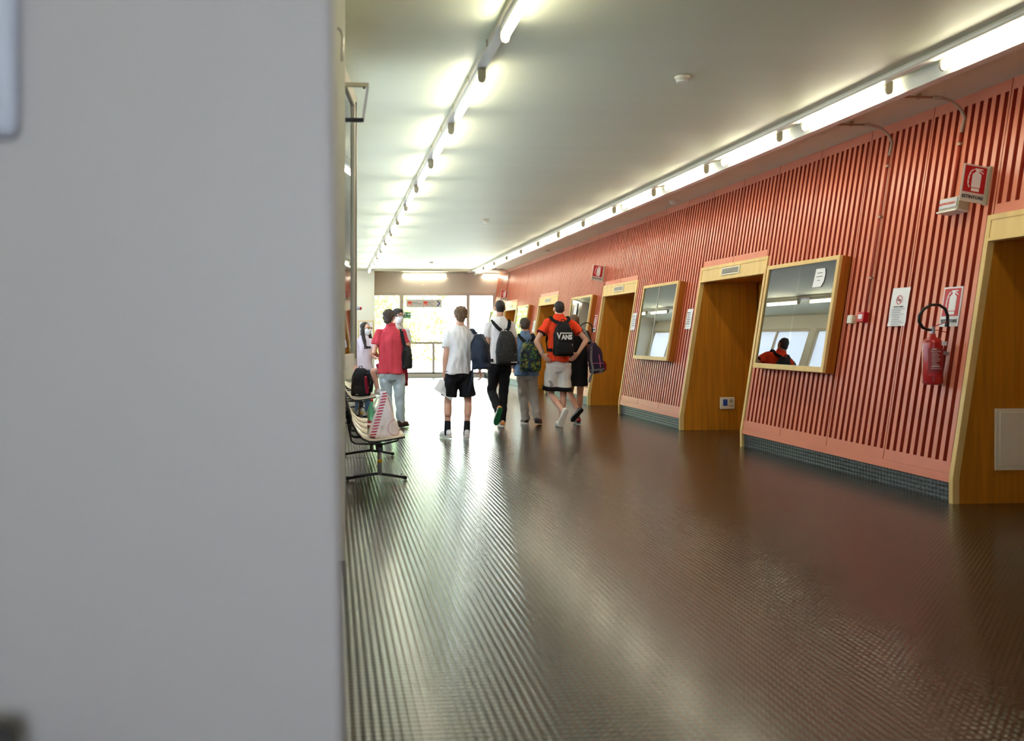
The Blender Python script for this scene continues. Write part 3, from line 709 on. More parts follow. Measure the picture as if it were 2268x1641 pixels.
# ---------------------------------------------------------------- benches
def bench(y0, nseats, legs, lab):
    o = empty('bench', (0, y0, 0), label=lab, cat='bench', group='row of waiting benches')
    prof = [(.113, .852), (.135, .74), (.16, .64), (.195, .54), (.235, .465), (.285, .41), (.345, .385), (.42, .385), (.5, .396), (.6, .412), (.674, .425)]
    Lb = nseats * .56 - .06
    MB().box(.42, .47, 0, Lb, .295, .335).build('beam', 'darksteel', o, bevel=.004)
    sh = MB(); n = len(prof); th = .012
    for (a, b, oz) in ((0, .5, 0),):
        top = [(x, z + th) for x, z in prof]; vs = []; 
        for (x, z) in prof: vs += [(x, 0.01, z), (x, .49, z)]
        for (x, z) in top: vs += [(x + .004, .01, z), (x + .004, .49, z)]
        fs = []
        for k in range(n - 1):
            fs.append((2 * k, 2 * k + 1, 2 * k + 3, 2 * k + 2)); q = 2 * n
            fs.append((q + 2 * k, q + 2 * k + 2, q + 2 * k + 3, q + 2 * k + 1))
            fs.append((2 * k, 2 * k + 2, q + 2 * k + 2, q + 2 * k)); fs.append((2 * k + 1, q + 2 * k + 1, q + 2 * k + 3, 2 * k + 3))
        fs.append((0, 2 * n, 2 * n + 1, 1)); fs.append((2 * n - 2, 2 * n - 1, 4 * n - 1, 4 * n - 2))
        sh.add(vs, fs)
    shm = sh.mesh('seat', True)
    edge = MB().tube([(x - .002, 0, z + .003) for x, z in prof], .009, 8).mesh('edge_tube', True)
    und = MB().tube([(.150, .0, .70), (.176, 0, .62), (.168, 0, .45), (.18, 0, .395), (.215, 0, .372), (.34, 0, .368), (.48, 0, .366), (.6, 0, .395), (.61, 0, .41)], .0095, 8).mesh('under_frame', True)
    cross = MB().tube([(.17, 0, .5), (.17, .5, .5)], .008, 6).mesh('cross_tube', True)
    for k in range(nseats):
        s_ = link('seat', shm, 'seat', o); s_.location = (0, k * .56, 0)
        for yy in (0, .5):
            e = link('edge_tube', edge, 'black', s_); e.location = (0, yy, 0)
            e = link('under_frame', und, 'black', s_); e.location = (0, yy, 0)
        link('cross_tube', cross, 'black', s_)
    for y in legs:
        l = MB().cone((.45, y, .05), (.45, y, .3), .022, .022, 16).build('leg', 'steel', o, smooth=True)
        MB().box(.415, .478, y - .04, y + .04, .27, .352).build('clamp', 'black', l, bevel=.005)
        MB().tube([(.155, y, .022), (.3, y, .045), (.43, y, .062), (.56, y, .045), (.69, y, .022)], .0135, 10).build('foot', 'darksteel', l, smooth=True)
        for x in (.15, .69): MB().ell((x, y, .021), (.021, .02, .021)).build('rubber_foot', 'black', l, smooth=True)
        for x in (.19, .655): MB().cone((x, y, .03), (x, y, .062), .008, .006).build('bolt', 'steel', l)
        MB().loft([(.45, y, .165, .0228, .0228), (.45, y, .2, .0228, .0228)], n=18).build('sticker', 'yellow', l, smooth=True)
    return o
bench(7.88, 4, (.2, 1.85), 'nearest waiting bench, cream seats in black frames, carrying the striped plastic bag')
bench(13.0, 2, (.12, .95), 'second waiting bench carrying the black backpack, beside the woman in lilac')
bench(15.6, 4, (.2, 1.75), 'third waiting bench, farther back along the left wall')

# shopping bag and bottle on the first seat
def bagmat():
    m = bpy.data.materials.new('striped carrier bag'); m.use_nodes = True; nt = m.node_tree; b = nt.nodes['Principled BSDF']; L = nt.links.new
    tc = nt.nodes.new('ShaderNodeTexCoord'); sp = nt.nodes.new('ShaderNodeSeparateXYZ'); L(tc.outputs['Object'], sp.inputs[0])
    def mm(op, a, c=None):
        n = nt.nodes.new('ShaderNodeMath'); n.operation = op
        for i, v in enumerate((a, c)):
            if v is None: continue
            if isinstance(v, (int, float)): n.inputs[i].default_value = v
            else: L(v, n.inputs[i])
        return n.outputs[0]
    X, Z = sp.outputs[0], sp.outputs[2]
    u = mm('SUBTRACT', X, mm('ADD', mm('MULTIPLY', Z, .30), -.115))     # distance from the slanted left edge
    band = mm('MULTIPLY', mm('GREATER_THAN', u, -.003), mm('LESS_THAN', u, .048))
    st_ = mm('GREATER_THAN', mm('FRACT', mm('DIVIDE', mm('ADD', Z, mm('MULTIPLY', X, -.15)), .026)), .48)
    k = mm('MULTIPLY', band, st_)
    cx = mm('SUBTRACT', X, .125); cz = mm('SUBTRACT', Z, .095)
    rr = mm('SQRT', mm('ADD', mm('MULTIPLY', cx, cx), mm('MULTIPLY', cz, cz)))
    ring = mm('LESS_THAN', mm('ABSOLUTE', mm('SUBTRACT', rr, .072)), .0022)
    k = mm('MAXIMUM', k, ring)
    mx = nt.nodes.new('ShaderNodeMix'); mx.data_type = 'RGBA'; L(k, mx.inputs[0])
    mx.inputs[6].default_value = (*lin((238, 228, 232)), 1); mx.inputs[7].default_value = (*lin((196, 50, 92)), 1)
    L(mx.outputs[2], b.inputs['Base Color']); b.inputs['Roughness'].default_value = .35
    b.inputs['Transmission Weight'].default_value = 0.0
    return m
M['carrier'] = bagmat()
o = empty('plastic_bag', (.47, 8.10, .405), label='white carrier bag with pink stripes standing on the nearest bench seat', cat='shopping bag')
q = MB(); q.loft([(.02, 0, .0, .13, .09), (.02, 0, .03, .145, .1), (.025, 0, .12, .125, .095), (.02, .0, .22, .09, .075), (.02, 0, .32, .055, .05), (.02, 0, .40, .035, .03), (.015, 0, .43, .03, .02)], power=2.6)
blob('body', q, 'carrier', o, vox=.008, sm=2, nz=.012, nscale=(14, 14, 6))
MB().tube([(.01, -.01, .40), (-.045, 0, .37), (-.075, 0, .30), (-.07, 0, .25), (-.03, 0, .3), (.0, -.01, .39)], .010, 8).build('handle', 'paper', o, smooth=True)
MB().tube([(.03, .01, .40), (.07, .02, .38), (.1, .02, .28), (.11, .03, .2)], .010, 8).build('handle', 'paper', o, smooth=True)
o = empty('water_bottle', (.385, 8.30, .403), label='green plastic water bottle with a red cap behind the striped bag', cat='bottle')
M['pet'] = mat('green pet', (96, 190, 150), .12, spec=.6); M['pet'].node_tree.nodes['Principled BSDF'].inputs['Transmission Weight'].default_value = .6
MB().loft([(0, 0, 0, .03, .03), (0, 0, .01, .042, .042), (0, 0, .09, .042, .042), (0, 0, .13, .037, .037), (0, 0, .16, .041, .041), (0, 0, .22, .042, .042), (0, 0, .26, .036, .036), (0, 0, .3, .018, .018), (0, 0, .33, .0135, .0135)]).build('body', 'pet', o, smooth=True)
MB().loft([(0, 0, .07, .0432, .0432), (0, 0, .14, .0425, .0425)]).build('label', 'extlabel', o, smooth=True)
MB().loft([(0, 0, .095, .0438, .0438), (0, 0, .115, .0438, .0438)]).build('label_band', 'paper', o, smooth=True)
MB().loft([(0, 0, .325, .0155, .0155), (0, 0, .348, .0155, .0155)]).build('cap', 'extred', o, smooth=True)

# ---------------------------------------------------------------- people
M['skin'] = mat('skin', (222, 172, 148), .5, var=.05, vscale=8); M['skin'].node_tree.nodes['Principled BSDF'].inputs['Subsurface Weight'].default_value = .0
M['skin2'] = mat('warm skin', (204, 150, 122), .5, var=.05, vscale=8)
def cloth(n, rgb, r=.85, var=.06, bump=.25): return mat(n, rgb, r, var=var, vscale=9, bump=bump, bscale=160, spec=.2)
M['c_white'] = cloth('white cotton', (232, 230, 232)); M['c_lilac'] = cloth('lilac cotton', (228, 218, 236))
M['c_red'] = cloth('raspberry pique cotton', (206, 70, 84)); M['c_orange'] = cloth('bright orange jersey', (246, 74, 40))
M['c_black'] = cloth('black fabric', (26, 27, 32)); M['c_navy'] = cloth('navy nylon', (34, 44, 62), .5)
M['c_denim'] = cloth('blue chambray', (112, 142, 180), var=.12); M['c_khaki'] = cloth('grey khaki cotton', (178, 170, 160))
M['c_jeans'] = cloth('pale bleached denim', (196, 212, 222), var=.1); M['c_blue'] = cloth('blue denim', (92, 122, 160), var=.15)
M['c_short'] = cloth('light grey jersey', (218, 216, 216)); M['c_grey'] = cloth('grey webbing', (120, 120, 122)); M['c_maroon'] = cloth('maroon fabric', (130, 28, 50))
M['c_bag'] = cloth('black canvas', (30, 30, 34), .7); M['c_purple'] = cloth('dark purple plaid', (58, 46, 72)); M['c_pink'] = cloth('pink thread', (206, 110, 150))
M['h_brown'] = mat('brown hair', (112, 86, 62), .5, var=.35, vscale=30, stretch=(3, 3, .6), bump=.8, bscale=90)
M['h_dark'] = mat('dark hair', (40, 33, 30), .5, var=.3, vscale=30, stretch=(3, 3, .6), bump=.6, bscale=90)
M['h_mid'] = mat('dark brown hair', (66, 52, 44), .5, var=.35, vscale=30, stretch=(3, 3, .6), bump=.8, bscale=90)
M['rubberw'] = mat('white rubber', (226, 222, 214), .6); M['solegreen'] = mat('green sole', (26, 110, 66), .6); M['shoeorange'] = mat('orange leather', (230, 144, 70), .5)
M['shoedark'] = mat('dark shoe', (44, 44, 50), .5); M['shoebrown'] = mat('brown leather', (64, 44, 36), .4); M['maskm'] = mat('white mask', (238, 240, 244), .9)
M['lens'] = thin_glass('spectacle lens', (.9, .93, .95), .08); M['eyew'] = mat('eye white', (236, 232, 228), .3)

def hand(q, wr, d, n, side=1, curl=25, s=1.0):
    wr, d, n = V(wr), V(d).normalized(), V(n); n = (n - d * n.dot(d)).normalized(); t = d.cross(n) * side
    offs = (-.031, -.0105, .0105, .031); ln = (.78, .95, 1.0, .93)
    for o_, l_ in zip(offs, ln):
        k = wr + (d * .088 * s + t * o_ * s)
        q.cap(wr + d * .012 + t * o_ * .55 * s, k, .0145 * s, .0115 * s, 8)
        a = radians(curl * .6); p = k
        for seg, r0, r1 in ((.040, .0098, .009), (.026, .009, .0083), (.02, .0083, .0072)):
            dd = d * cos(a) + n * sin(a); e = p + dd * seg * l_ * s; q.cap(p, e, r0 * s, r1 * s, 8); p = e; a += radians(curl)
    b = wr + d * .022 * s + t * .026 * s; m = b + (d * .55 + t * .7 + n * .35).normalized() * .045 * s; e = m + (d * .85 + t * .2 + n * .45).normalized() * .034 * s
    q.cap(b, m, .0145 * s, .0115 * s, 8); q.cap(m, e, .0108 * s, .009 * s, 8)

def leg_skin(q, hip, kn, an, f, cov=False):
    hip, kn, an, f = V(hip), V(kn), V(an), V(f)
    if cov:
        q.cap(hip, kn, .06, .045); q.cap(kn, an, .043, .034); q.cap(an, an - V((0, 0, .03)), .036, .04); return
    q.cap(hip, kn, .068, .05); q.cap(kn, an, .05, .034)
    c = kn.lerp(an, .3) - f * .014; d = (an - kn).normalized()
    q.cap(kn.lerp(an, .16) - f * .012, kn.lerp(an, .42) - f * .014, .052, .049); q.cap(an, an - V((0, 0, .03)), .036, .04)

SHOE_OUT = [(-.030, -.075), (-.036, -.04), (-.036, .02), (-.043, .09), (-.045, .13), (-.036, .175), (-.012, .2), (.012, .2), (.036, .18), (.045, .14), (.042, .09), (.034, .02), (.035, -.04), (.028, -.075), (0, -.085)]
def shoe(parent, an, toe, m_up, m_sole, up=(0, 0, 1), s=1.0, sock=None, extra=None, kn=None, label=None):
    an, toe, up = V(an), V(toe).normalized(), V(up)
    x = toe.cross(up).normalized(); z = x.cross(toe).normalized()
    R = Matrix((x, toe, z)).transposed().to_4x4(); org = an - z * .088 * s
    R.translation = org
    sc = Matrix.Scale(s, 4)
    q = MB(); T = R @ sc
    def E(c, r): 
        tmp = MB(); tmp.ell(c, r, n=14, m=8); q.add([T @ V(p) for p in tmp.v], tmp.f)
    E((0, -.035, .055), (.038, .048, .048)); E((0, .03, .052), (.041, .085, .045)); E((0, .115, .04), (.046, .08, .036)); E((0, -.015, .085), (.037, .043, .035)); E((0, .02, .085), (.026, .06, .032))
    sh = blob('shoe', q, m_up, parent, vox=.007, sm=3)
    if label: sh['label'] = label
    sp = MB().prism(SHOE_OUT, 'z', 0, .027); sp.v = [tuple(T @ V(p)) for p in sp.v]; sp.build('sole', m_sole, sh, bevel=.004)
    lp = MB()
    for k in range(4):
        tmp = MB().cap((-.022, .035 + k * .02, .098 - k * .008), (.022, .035 + k * .02, .098 - k * .008), .0035, n=6); lp.add([T @ V(p) for p in tmp.v], tmp.f)
    lp.build('lace', 'rubberw', sh, smooth=True)
    if extra:
        tmp = MB(); tmp.ell((0, -.05, .06), (.0405, .04, .035), n=14, m=8); q2 = MB(); q2.add([T @ V(p) for p in tmp.v], tmp.f); q2.build('heel_patch', extra, sh, smooth=True)
    if sock:
        k = V(kn) if kn is not None else an + V((0, 0, .4)); d = (k - an).normalized()
        q3 = MB(); q3.cap(an - d * .03, an + d * sock[1], .045, .043); blob('sock', q3, sock[0], parent, vox=.008, sm=2)

def person(name_label, X, Y, sp):
    """sp: joints in metres from the spot under the person; f = facing"""
    o = empty('person', (X, Y, 0), label=name_label, cat='person')
    fa = sp.get('face', 0); f = V((sin(fa), cos(fa), 0)); r = V((cos(fa), -sin(fa), 0))     # facing and own right
    ha = sp.get('hface', fa); hf = V((sin(ha), cos(ha), 0)); hr = V((cos(ha), -sin(ha), 0))
    J = {k: V(v) for k, v in sp['J'].items()}; up = V((0, 0, 1)); g = sp.get('girth', 1.0)
    hd = J['head']; nk = J['neck']; hs = sp.get('hs', 1.0)
    zs = (J['shL'].z + J['shR'].z) / 2; hipz = (J['hipL'].z + J['hipR'].z) / 2
    cs = (J['shL'] + J['shR']) / 2; ch = (J['hipL'] + J['hipR']) / 2; sw = abs((J['shR'] - J['shL']).length) / 2
    q = MB()
    def he(off, rad, a=ha): q.ell(hd + hf * off[1] * hs + hr * off[0] * hs + up * off[2] * hs, tuple(k * hs for k in rad), -a)
    he((0, -.008, .022), (.073, .092, .09)); he((0, .022, -.03), (.06, .066, .078)); he((0, .045, -.085), (.03, .032, .025)); he((0, .03, .03), (.066, .064, .06))
    q.cap(hd + (hf * .083 + up * .008) * hs, hd + (hf * .103 - up * .03) * hs, .009 * hs, .014 * hs)          # nose
    he((0, .082, -.062), (.022, .01, .006)); he((0, .08, -.073), (.02, .01, .007))                    # lips
    for s_ in (-1, 1):
        he((s_ * .078, -.008, -.012), (.012, .024, .032)); he((s_ * .03, .078, .028), (.02, .012, .007))
    q.cap(hd - up * .06 - hf * .022, nk + up * .0 - f * .005, .052, .057); q.cap(nk, nk - up * .07, .057, .06)
    q.loft([(nk.x, nk.y, nk.z - .0, .07, .06), (cs.x, cs.y, zs - .02, sw * .85, .065), (cs.x, cs.y, zs - .12, sw * .82, .08), ((cs.x + ch.x) / 2, (cs.y + ch.y) / 2, (zs + hipz) / 2, .118 * g, .08), (ch.x, ch.y, hipz + .06, .11 * g, .075), (ch.x, ch.y, hipz + .0, .1 * g, .07)], ang=-fa)
    for s_ in 'LR':
        q.cap(J['sh' + s_], J['el' + s_], .046, .037); q.cap(J['el' + s_], J['wr' + s_], .038, .026)
        q.cap(J['el' + s_].lerp(J['wr' + s_], .1), J['el' + s_].lerp(J['wr' + s_], .4), .040, .036)
        hd_, hn, hside, hc = sp['hand' + s_]; hand(q, J['wr' + s_], hd_, hn, hside, hc, sp.get('hands', 1.0))
        leg_skin(q, J['hip' + s_], J['kn' + s_], J['an' + s_], f, bool(sp.get('bottom')) and sp['bottom']['kind'] == 'long')
    body = blob('body', q, sp.get('skin', 'skin'), o, vox=.0075, sm=2, keep=.6)
    # hair
    hm, style = sp['hair']; q = MB()
    def hh(off, rad): q.ell(hd + hf * off[1] * hs + hr * off[0] * hs + up * off[2] * hs, tuple(k * hs for k in rad), -ha)
    if style == 'short':
        hh((0, -.014, .034), (.0765, .092, .084)); hh((0, -.045, -.012), (.066, .052, .062)); nzv = .003
    elif style == 'mop':
        hh((0, -.012, .04), (.088, .1, .088)); hh((0, -.05, -.005), (.078, .058, .068)); hh((0, -.055, -.05), (.058, .045, .045)); hh((.0, .055, .08), (.062, .045, .035)); nzv = .014
    elif style == 'medium':
        hh((0, -.012, .036), (.083, .096, .086)); hh((0, -.045, -.01), (.074, .056, .068)); hh((0, .05, .08), (.055, .04, .03)); nzv = .008
    elif style == 'tied':
        hh((0, -.012, .03), (.082, .1, .088)); hh((0, -.05, -.03), (.07, .05, .06)); hh((0, -.09, -.06), (.035, .035, .05)); nzv = .005
    else:                                                                   # long
        hh((0, -.018, .036), (.084, .094, .086)); hh((0, -.05, -.06), (.075, .05, .12))
        for s_ in (-1, 1):
            pts = [hd + hr * s_ * .075 + hf * 0 + up * .03, hd + hr * s_ * .085 + hf * .01 - up * .09, hd + hr * s_ * .085 + hf * .045 - up * .2, hd + hr * s_ * .07 + hf * .07 - up * sp.get('hairlen', .36)]
            for a, b, r0, r1 in zip(pts, pts[1:], (.032, .034, .032), (.034, .032, .018)): q.cap(a, b, r0, r1)
        q.cap(hd - hf * .06 - up * .1, hd - hf * .07 - up * .3, .05, .03); nzv = .006
    blob('hair', q, hm, o, vox=.007, sm=2, nz=nzv, nscale=(38, 38, 22), seed=X)
    # eyes
    if sp.get('eyes', True):
        e = MB(); i2 = MB(); eb_ = MB()
        for s_ in (-1, 1):
            c = hd + (hr * s_ * .03 + hf * .079 + up * .006) * hs; e.ell(c, (.0125, .0125, .009)); i2.ell(c + hf * .008, (.006, .006, .006))
            eb_.cap(hd + (hr * s_ * .016 + hf * .09 + up * .028) * hs, hd + (hr * s_ * .046 + hf * .08 + up * .027) * hs, .004, .003, 6)
        eo = e.build('eyes', 'eyew', o, smooth=True); i2.build('iris', 'h_dark', eo, smooth=True); eb_.build('eyebrows', hm, o, smooth=True)
    if sp.get('mask'):
        q = MB(); rs = []
        q.loft([tuple(hd + hf * .035 - up * .115) + (.028, .03), tuple(hd + hf * .036 - up * .1) + (.05, .055), tuple(hd + hf * .038 - up * .06) + (.066, .072), tuple(hd + hf * .04 - up * .03) + (.062, .08), tuple(hd + hf * .045 - up * .002) + (.045, .068)], ang=-ha)
        blob('face_mask', q, 'maskm', o, vox=.007, sm=2)
        q = MB()
        for s_ in (-1, 1):
            q.tube([hd + hr * s_ * .06 + hf * .05 - up * .02, hd + hr * s_ * .079 + hf * .01 + up * .012, hd + hr * s_ * .082 - hf * .02 + up * .015], .0025, 5)
            q.tube([hd + hr * s_ * .062 + hf * .04 - up * .075, hd + hr * s_ * .08 + hf * .0 - up * .045, hd + hr * s_ * .082 - hf * .02 - up * .02], .0025, 5)
        q.build('mask_loop', 'maskm', o)
    if sp.get('glasses'):
        q = MB(); l = MB()
        for s_ in (-1, 1):
            c = hd + hr * s_ * .034 + hf * .104 + up * .006
            ring = [c + hr * .027 * cos(t) + up * .02 * sin(t) for t in [2 * pi * k / 14 for k in range(15)]]
            q.tube(ring, .0032, 6); l.add(ring[:14], [tuple(range(14))])
            q.tube([c + hr * s_ * .027, hd + hr * s_ * .078 + hf * .07 + up * .01, hd + hr * s_ * .084 - hf * .01 + up * .01], .003, 6)
        q.tube([hd + hf * .106 + up * .01 - hr * .008, hd + hf * .106 + up * .01 + hr * .008], .003, 6)
        gl = q.build('spectacles', sp['glasses'], o, smooth=True); l.build('lenses', 'lens', gl)
    # top
    t = sp['top']; hz = t['hem']; q = MB(); hx = t.get('hx', ch.x); w = t.get('w', .15); hw = t.get('hw', .17)
    mid = cs.lerp(ch, .55)
    q.loft([(nk.x, nk.y, nk.z + .012, .068, .066), (nk.x, nk.y, nk.z - .022, .088, .078), (cs.x, cs.y, zs + .055, sw * .72, .09), (cs.x, cs.y, zs + .02, sw * .93, .098), (cs.x, cs.y, zs - .02, sw * 1.03, .105), (cs.x, cs.y, zs - .1, sw * 1.0, .122), (mid.x, mid.y, zs - .26, max(w, sw * .82), .118), (hx, ch.y, hz + .12, w * 1.04, .124), (hx, ch.y, hz, hw, .142)], ang=-fa, power=2.3)
    for s_ in 'LR':
        e = J['el' + s_]; sh = J['sh' + s_]
        if t.get('long'): 
            q.cap(sh, e, .064, .056); q.cone(e, J['wr' + s_], .056, .046); q.cap(e, e, .056)
        else:
            k = t.get('sleeve', .62); q.cap(sh, sh.lerp(e, .25), .064, .064); q.cone(sh.lerp(e, .0), sh.lerp(e, k), .062, .069)
        q.cap(cs.lerp(sh, .55), sh, .062, .06)
    if t.get('skirt'):
        q.loft([(ch.x, ch.y, hipz + .15, w, .115), (ch.x, ch.y, hipz, w * 1.12, .125), (hx, ch.y, hz, hw, .13)], ang=-fa, power=2.3)
    blob(t['name'], q, t['m'], o, vox=.01, sm=3, nz=t.get('nz', .011) * 1.5, nscale=(11, 11, 4), seed=X * 3)
    if t.get('collar'):
        q = MB(); q.loft([(nk.x, nk.y, nk.z - .01, .078, .076), (nk.x, nk.y, nk.z + .035, .066, .066)], ang=-fa); q.build('collar', t['collar'], o, smooth=True)
    if t.get('cuff'):
        for s_ in 'LR':
            e = J['el' + s_]; sh = J['sh' + s_]; k = t.get('sleeve', .62); q = MB()
            for d0 in (-.075, -.03): q.cone(sh.lerp(e, k + d0), sh.lerp(e, k + d0 + .025), .0735, .0735, 20)
            q.build('sleeve_stripe', t['cuff'], o, smooth=True)
    # bottom
    b = sp.get('bottom')
    if b:
        q = MB(); q.loft([(ch.x, ch.y, hipz + .09, .125 * g, .09), (ch.x, ch.y, hipz + .04, .146 * g, .112), (ch.x, ch.y, hipz - .03, .158 * g, .125), (ch.x, ch.y, hipz - .09, .13 * g, .10), (ch.x, ch.y, hipz - .12, .07, .05)], ang=-fa)
        for s_ in 'LR':
            hp, kn, an = J['hip' + s_], J['kn' + s_], J['an' + s_]
            if b['kind'] == 'shorts':
                e = hp.lerp(kn, b.get('k', .8)); q.cone(hp + up * .03, e, .092, b.get('r', .105), 20); 
            else:
                q.cap(hp, kn, b.get('ra', .092), b.get('rk', .07)); 
                q.cap(kn, kn.lerp(an, .5), b.get('rk', .07), b.get('rk', .07) * .9); q.cone(kn.lerp(an, .3), an + (an - kn).normalized() * .03, b.get('rk', .07) * .95, b.get('rb', .056), 18)
        blob(b['name'], q, b['m'], o, vox=.01, sm=3, nz=b.get('nz', .009), nscale=(10, 10, 9), seed=X * 5 + 2)
        if b.get('hemband'):
            q = MB()
            for s_ in 'LR':
                hp, kn = J['hip' + s_], J['kn' + s_]; e = hp.lerp(kn, b.get('k', .8)); q.cone(hp.lerp(kn, b['k'] - .11), e + (kn - hp).normalized() * .012, b['r'] * 1.06, b['r'] * 1.11, 24)
            q.build('hem_band', b['hemband'], o, smooth=True)
    for s_ in 'LR':
        m_up, m_sole, toe, upv, kw = sp['shoe' + s_]; shoe(o, J['an' + s_], toe, m_up, m_sole, upv, kn=J['kn' + s_], **kw)
    return o, J

UP = (0, 0, 1); BACKUP = (0, 1, .25)
DOWN = (0, .05, -1)
# 1 white tee shirt, paper in hand
def J(**k): return k
pw, _ = person('young man in white T-shirt and black shorts holding papers, dark bag on one shoulder', 1.663, 11.35, dict(
    J=J(head=(.049, .0, 1.635), neck=(.035, 0, 1.497), shL=(-.115, 0, 1.385), shR=(.2, 0, 1.385), elL=(-.155, -.02, 1.09), wrL=(-.168, .03, .838), elR=(.30, .02, 1.12), wrR=(.318, .06, .915),
        hipL=(-.06, 0, .86), hipR=(.115, 0, .86), knL=(-.118, .03, .48), anL=(-.128, -.02, .095), knR=(.155, .02, .48), anR=(.125, -.05, .095)),
    handL=((.12, .15, -1), (1, .2, 0), -1, 30), handR=((.2, 0, -1), (-1, 0, 0), 1, 35), hair=('h_brown', 'mop'),
    top=dict(name='tee_shirt', m='c_white', hem=.852, hw=.175, w=.158, hx=.01, nz=.014), bottom=dict(kind='shorts', name='shorts', m='c_black', k=.80, r=.112, nz=.01),
    shoeL=('c_white', 'rubberw', (-.35, 1, 0), UP, dict(sock=('c_black', .12))), shoeR=('c_white', 'rubberw', (.1, 1, 0), UP, dict(sock=('c_black', .12)))))
# 2 black trousers, black dotted backpack
person('tall young man in white T-shirt and black trousers with black dotted backpack', 2.497, 12.6, dict(
    J=J(head=(-.007, 0, 1.777), neck=(-.007, 0, 1.64), shL=(-.165, 0, 1.515), shR=(.165, 0, 1.515), elL=(-.205, .02, 1.22), wrL=(-.195, .14, .99), elR=(.225, .02, 1.22), wrR=(.215, .14, .99),
        hipL=(-.085, 0, .93), hipR=(.078, 0, .93), knL=(-.115, .08, .53), anL=(-.078, -.24, .27), knR=(.062, .06, .51), anR=(.025, .0, .095)),
    handL=((0, .4, -1), (1, 0, 0), -1, 30), handR=((0, .4, -1), (-1, 0, 0), 1, 30), hair=('h_dark', 'short'),
    top=dict(name='tee_shirt', m='c_white', hem=.95, hw=.165, w=.15, nz=.012), bottom=dict(kind='long', name='trousers', m='c_black', ra=.092, rk=.07, rb=.054, nz=.012),
    shoeL=('c_white', 'solegreen', (-.22, .3, -.93), (0, 1, .4), dict(extra='shoeorange')), shoeR=('c_white', 'rubberw', (0, 1, 0), UP, dict(extra='shoeorange'))))
# 3 boy in blue shirt
person('boy in rolled blue chambray shirt and grey trousers with colourful backpack', 2.972, 12.95, dict(
    J=J(head=(-.028, 0, 1.527), neck=(-.02, 0, 1.405), shL=(-.15, 0, 1.31), shR=(.125, 0, 1.31), elL=(-.185, .0, 1.06), wrL=(-.165, .12, .87), elR=(.235, .02, 1.1), wrR=(.2, .2, 1.02),
        hipL=(-.07, 0, .79), hipR=(.082, 0, .79), knL=(-.04, .04, .42), anL=(-.01, 0, .095), knR=(.11, .0, .42), anR=(.145, -.12, .115)),
    handL=((0, .4, -1), (1, 0, 0), -1, 30), handR=((-.2, 1, 0), (0, 0, -1), 1, 40), hair=('h_mid', 'medium'), hands=.9, hs=.97,
    top=dict(name='shirt', m='c_denim', hem=.755, hw=.195, w=.165, long=True, collar='c_denim', nz=.013), bottom=dict(kind='long', name='trousers', m='c_khaki', ra=.09, rk=.072, rb=.066, nz=.018),
    shoeL=('shoedark', 'rubberw', (-.1, 1, 0), UP, dict(s=.95)), shoeR=('shoedark', 'black', (.5, 1, -.15), UP, dict(s=.95))))
# 4 orange shirt
po_, _ = person('tall young man in orange polo and white shorts, hands on hips', 3.358, 12.55, dict(
    J=J(head=(.014, 0, 1.765), neck=(.014, 0, 1.655), shL=(-.165, 0, 1.555), shR=(.2, 0, 1.555), elL=(-.345, -.06, 1.275), wrL=(-.262, -.1, 1.085), elR=(.41, -.06, 1.295), wrR=(.272, -.1, 1.1),
        hipL=(-.09, 0, .93), hipR=(.1, 0, .93), knL=(-.095, .06, .49), anL=(.012, -.26, .25), knR=(.085, .03, .47), anR=(.04, .02, .095)),
    handL=((.75, -.05, -.75), (.3, .8, .3), 1, 18), handR=((-.6, -.05, -.6), (-.3, .8, .3), -1, 22), hair=('h_dark', 'short'),
    top=dict(name='polo_shirt', m='c_orange', hem=.985, hw=.178, w=.152, cuff='c_black', sleeve=.58, collar='c_orange', nz=.012), bottom=dict(kind='shorts', name='shorts', m='c_short', k=.82, r=.118, hemband='c_black', nz=.012),
    shoeL=('rubberw', 'rubberw', (-.32, .25, -.9), (0, 1, .35), {}), shoeR=('rubberw', 'rubberw', (0, 1, 0), UP, {})))
q = MB(); ww = .0
for k, off in ((0, 0), (1, .022)):
    q.strip([(-.170 + off, -.112, .70), (-.137 + off, -.118, .645), (-.160 + off, -.118, .585)], .008, (0, -1, 0), .004)
q.build('chevron_stripe', 'c_navy', po_)
q = MB(); q.cone((-.275, -.095, 1.115), (-.268, -.098, 1.10), .031, .031); q.build('bracelet', 'steel', po_, smooth=True)
# 5 woman in black dress
person('woman in a black dress walking behind the man in orange, hair tied back', 3.769, 12.98, dict(
    J=J(head=(-.045, 0, 1.58), neck=(-.02, 0, 1.468), shL=(-.12, 0, 1.385), shR=(.125, 0, 1.385), elL=(-.19, .03, 1.14), wrL=(-.16, .2, 1.0), elR=(.195, .03, 1.16), wrR=(.15, .2, 1.05),
        hipL=(-.045, 0, .87), hipR=(.075, 0, .87), knL=(-.10, .05, .46), anL=(-.06, -.27, .235), knR=(.058, .03, .47), anR=(.014, .0, .095)),
    handL=((.2, 1, 0), (0, 0, -1), 1, 30), handR=((-.2, 1, 0), (0, 0, -1), -1, 30), hair=('h_brown', 'tied'), hs=.96, hands=.9, skin='skin2',
    top=dict(name='dress', m='c_black', hem=.59, hw=.148, w=.142, skirt=True, nz=.009),
    shoeL=('shoedark', 'black', (-.55, .3, -.7), (0, 1, .4), dict(s=.92)), shoeR=('shoedark', 'black', (0, 1, 0), UP, dict(s=.92, extra='extred'))))
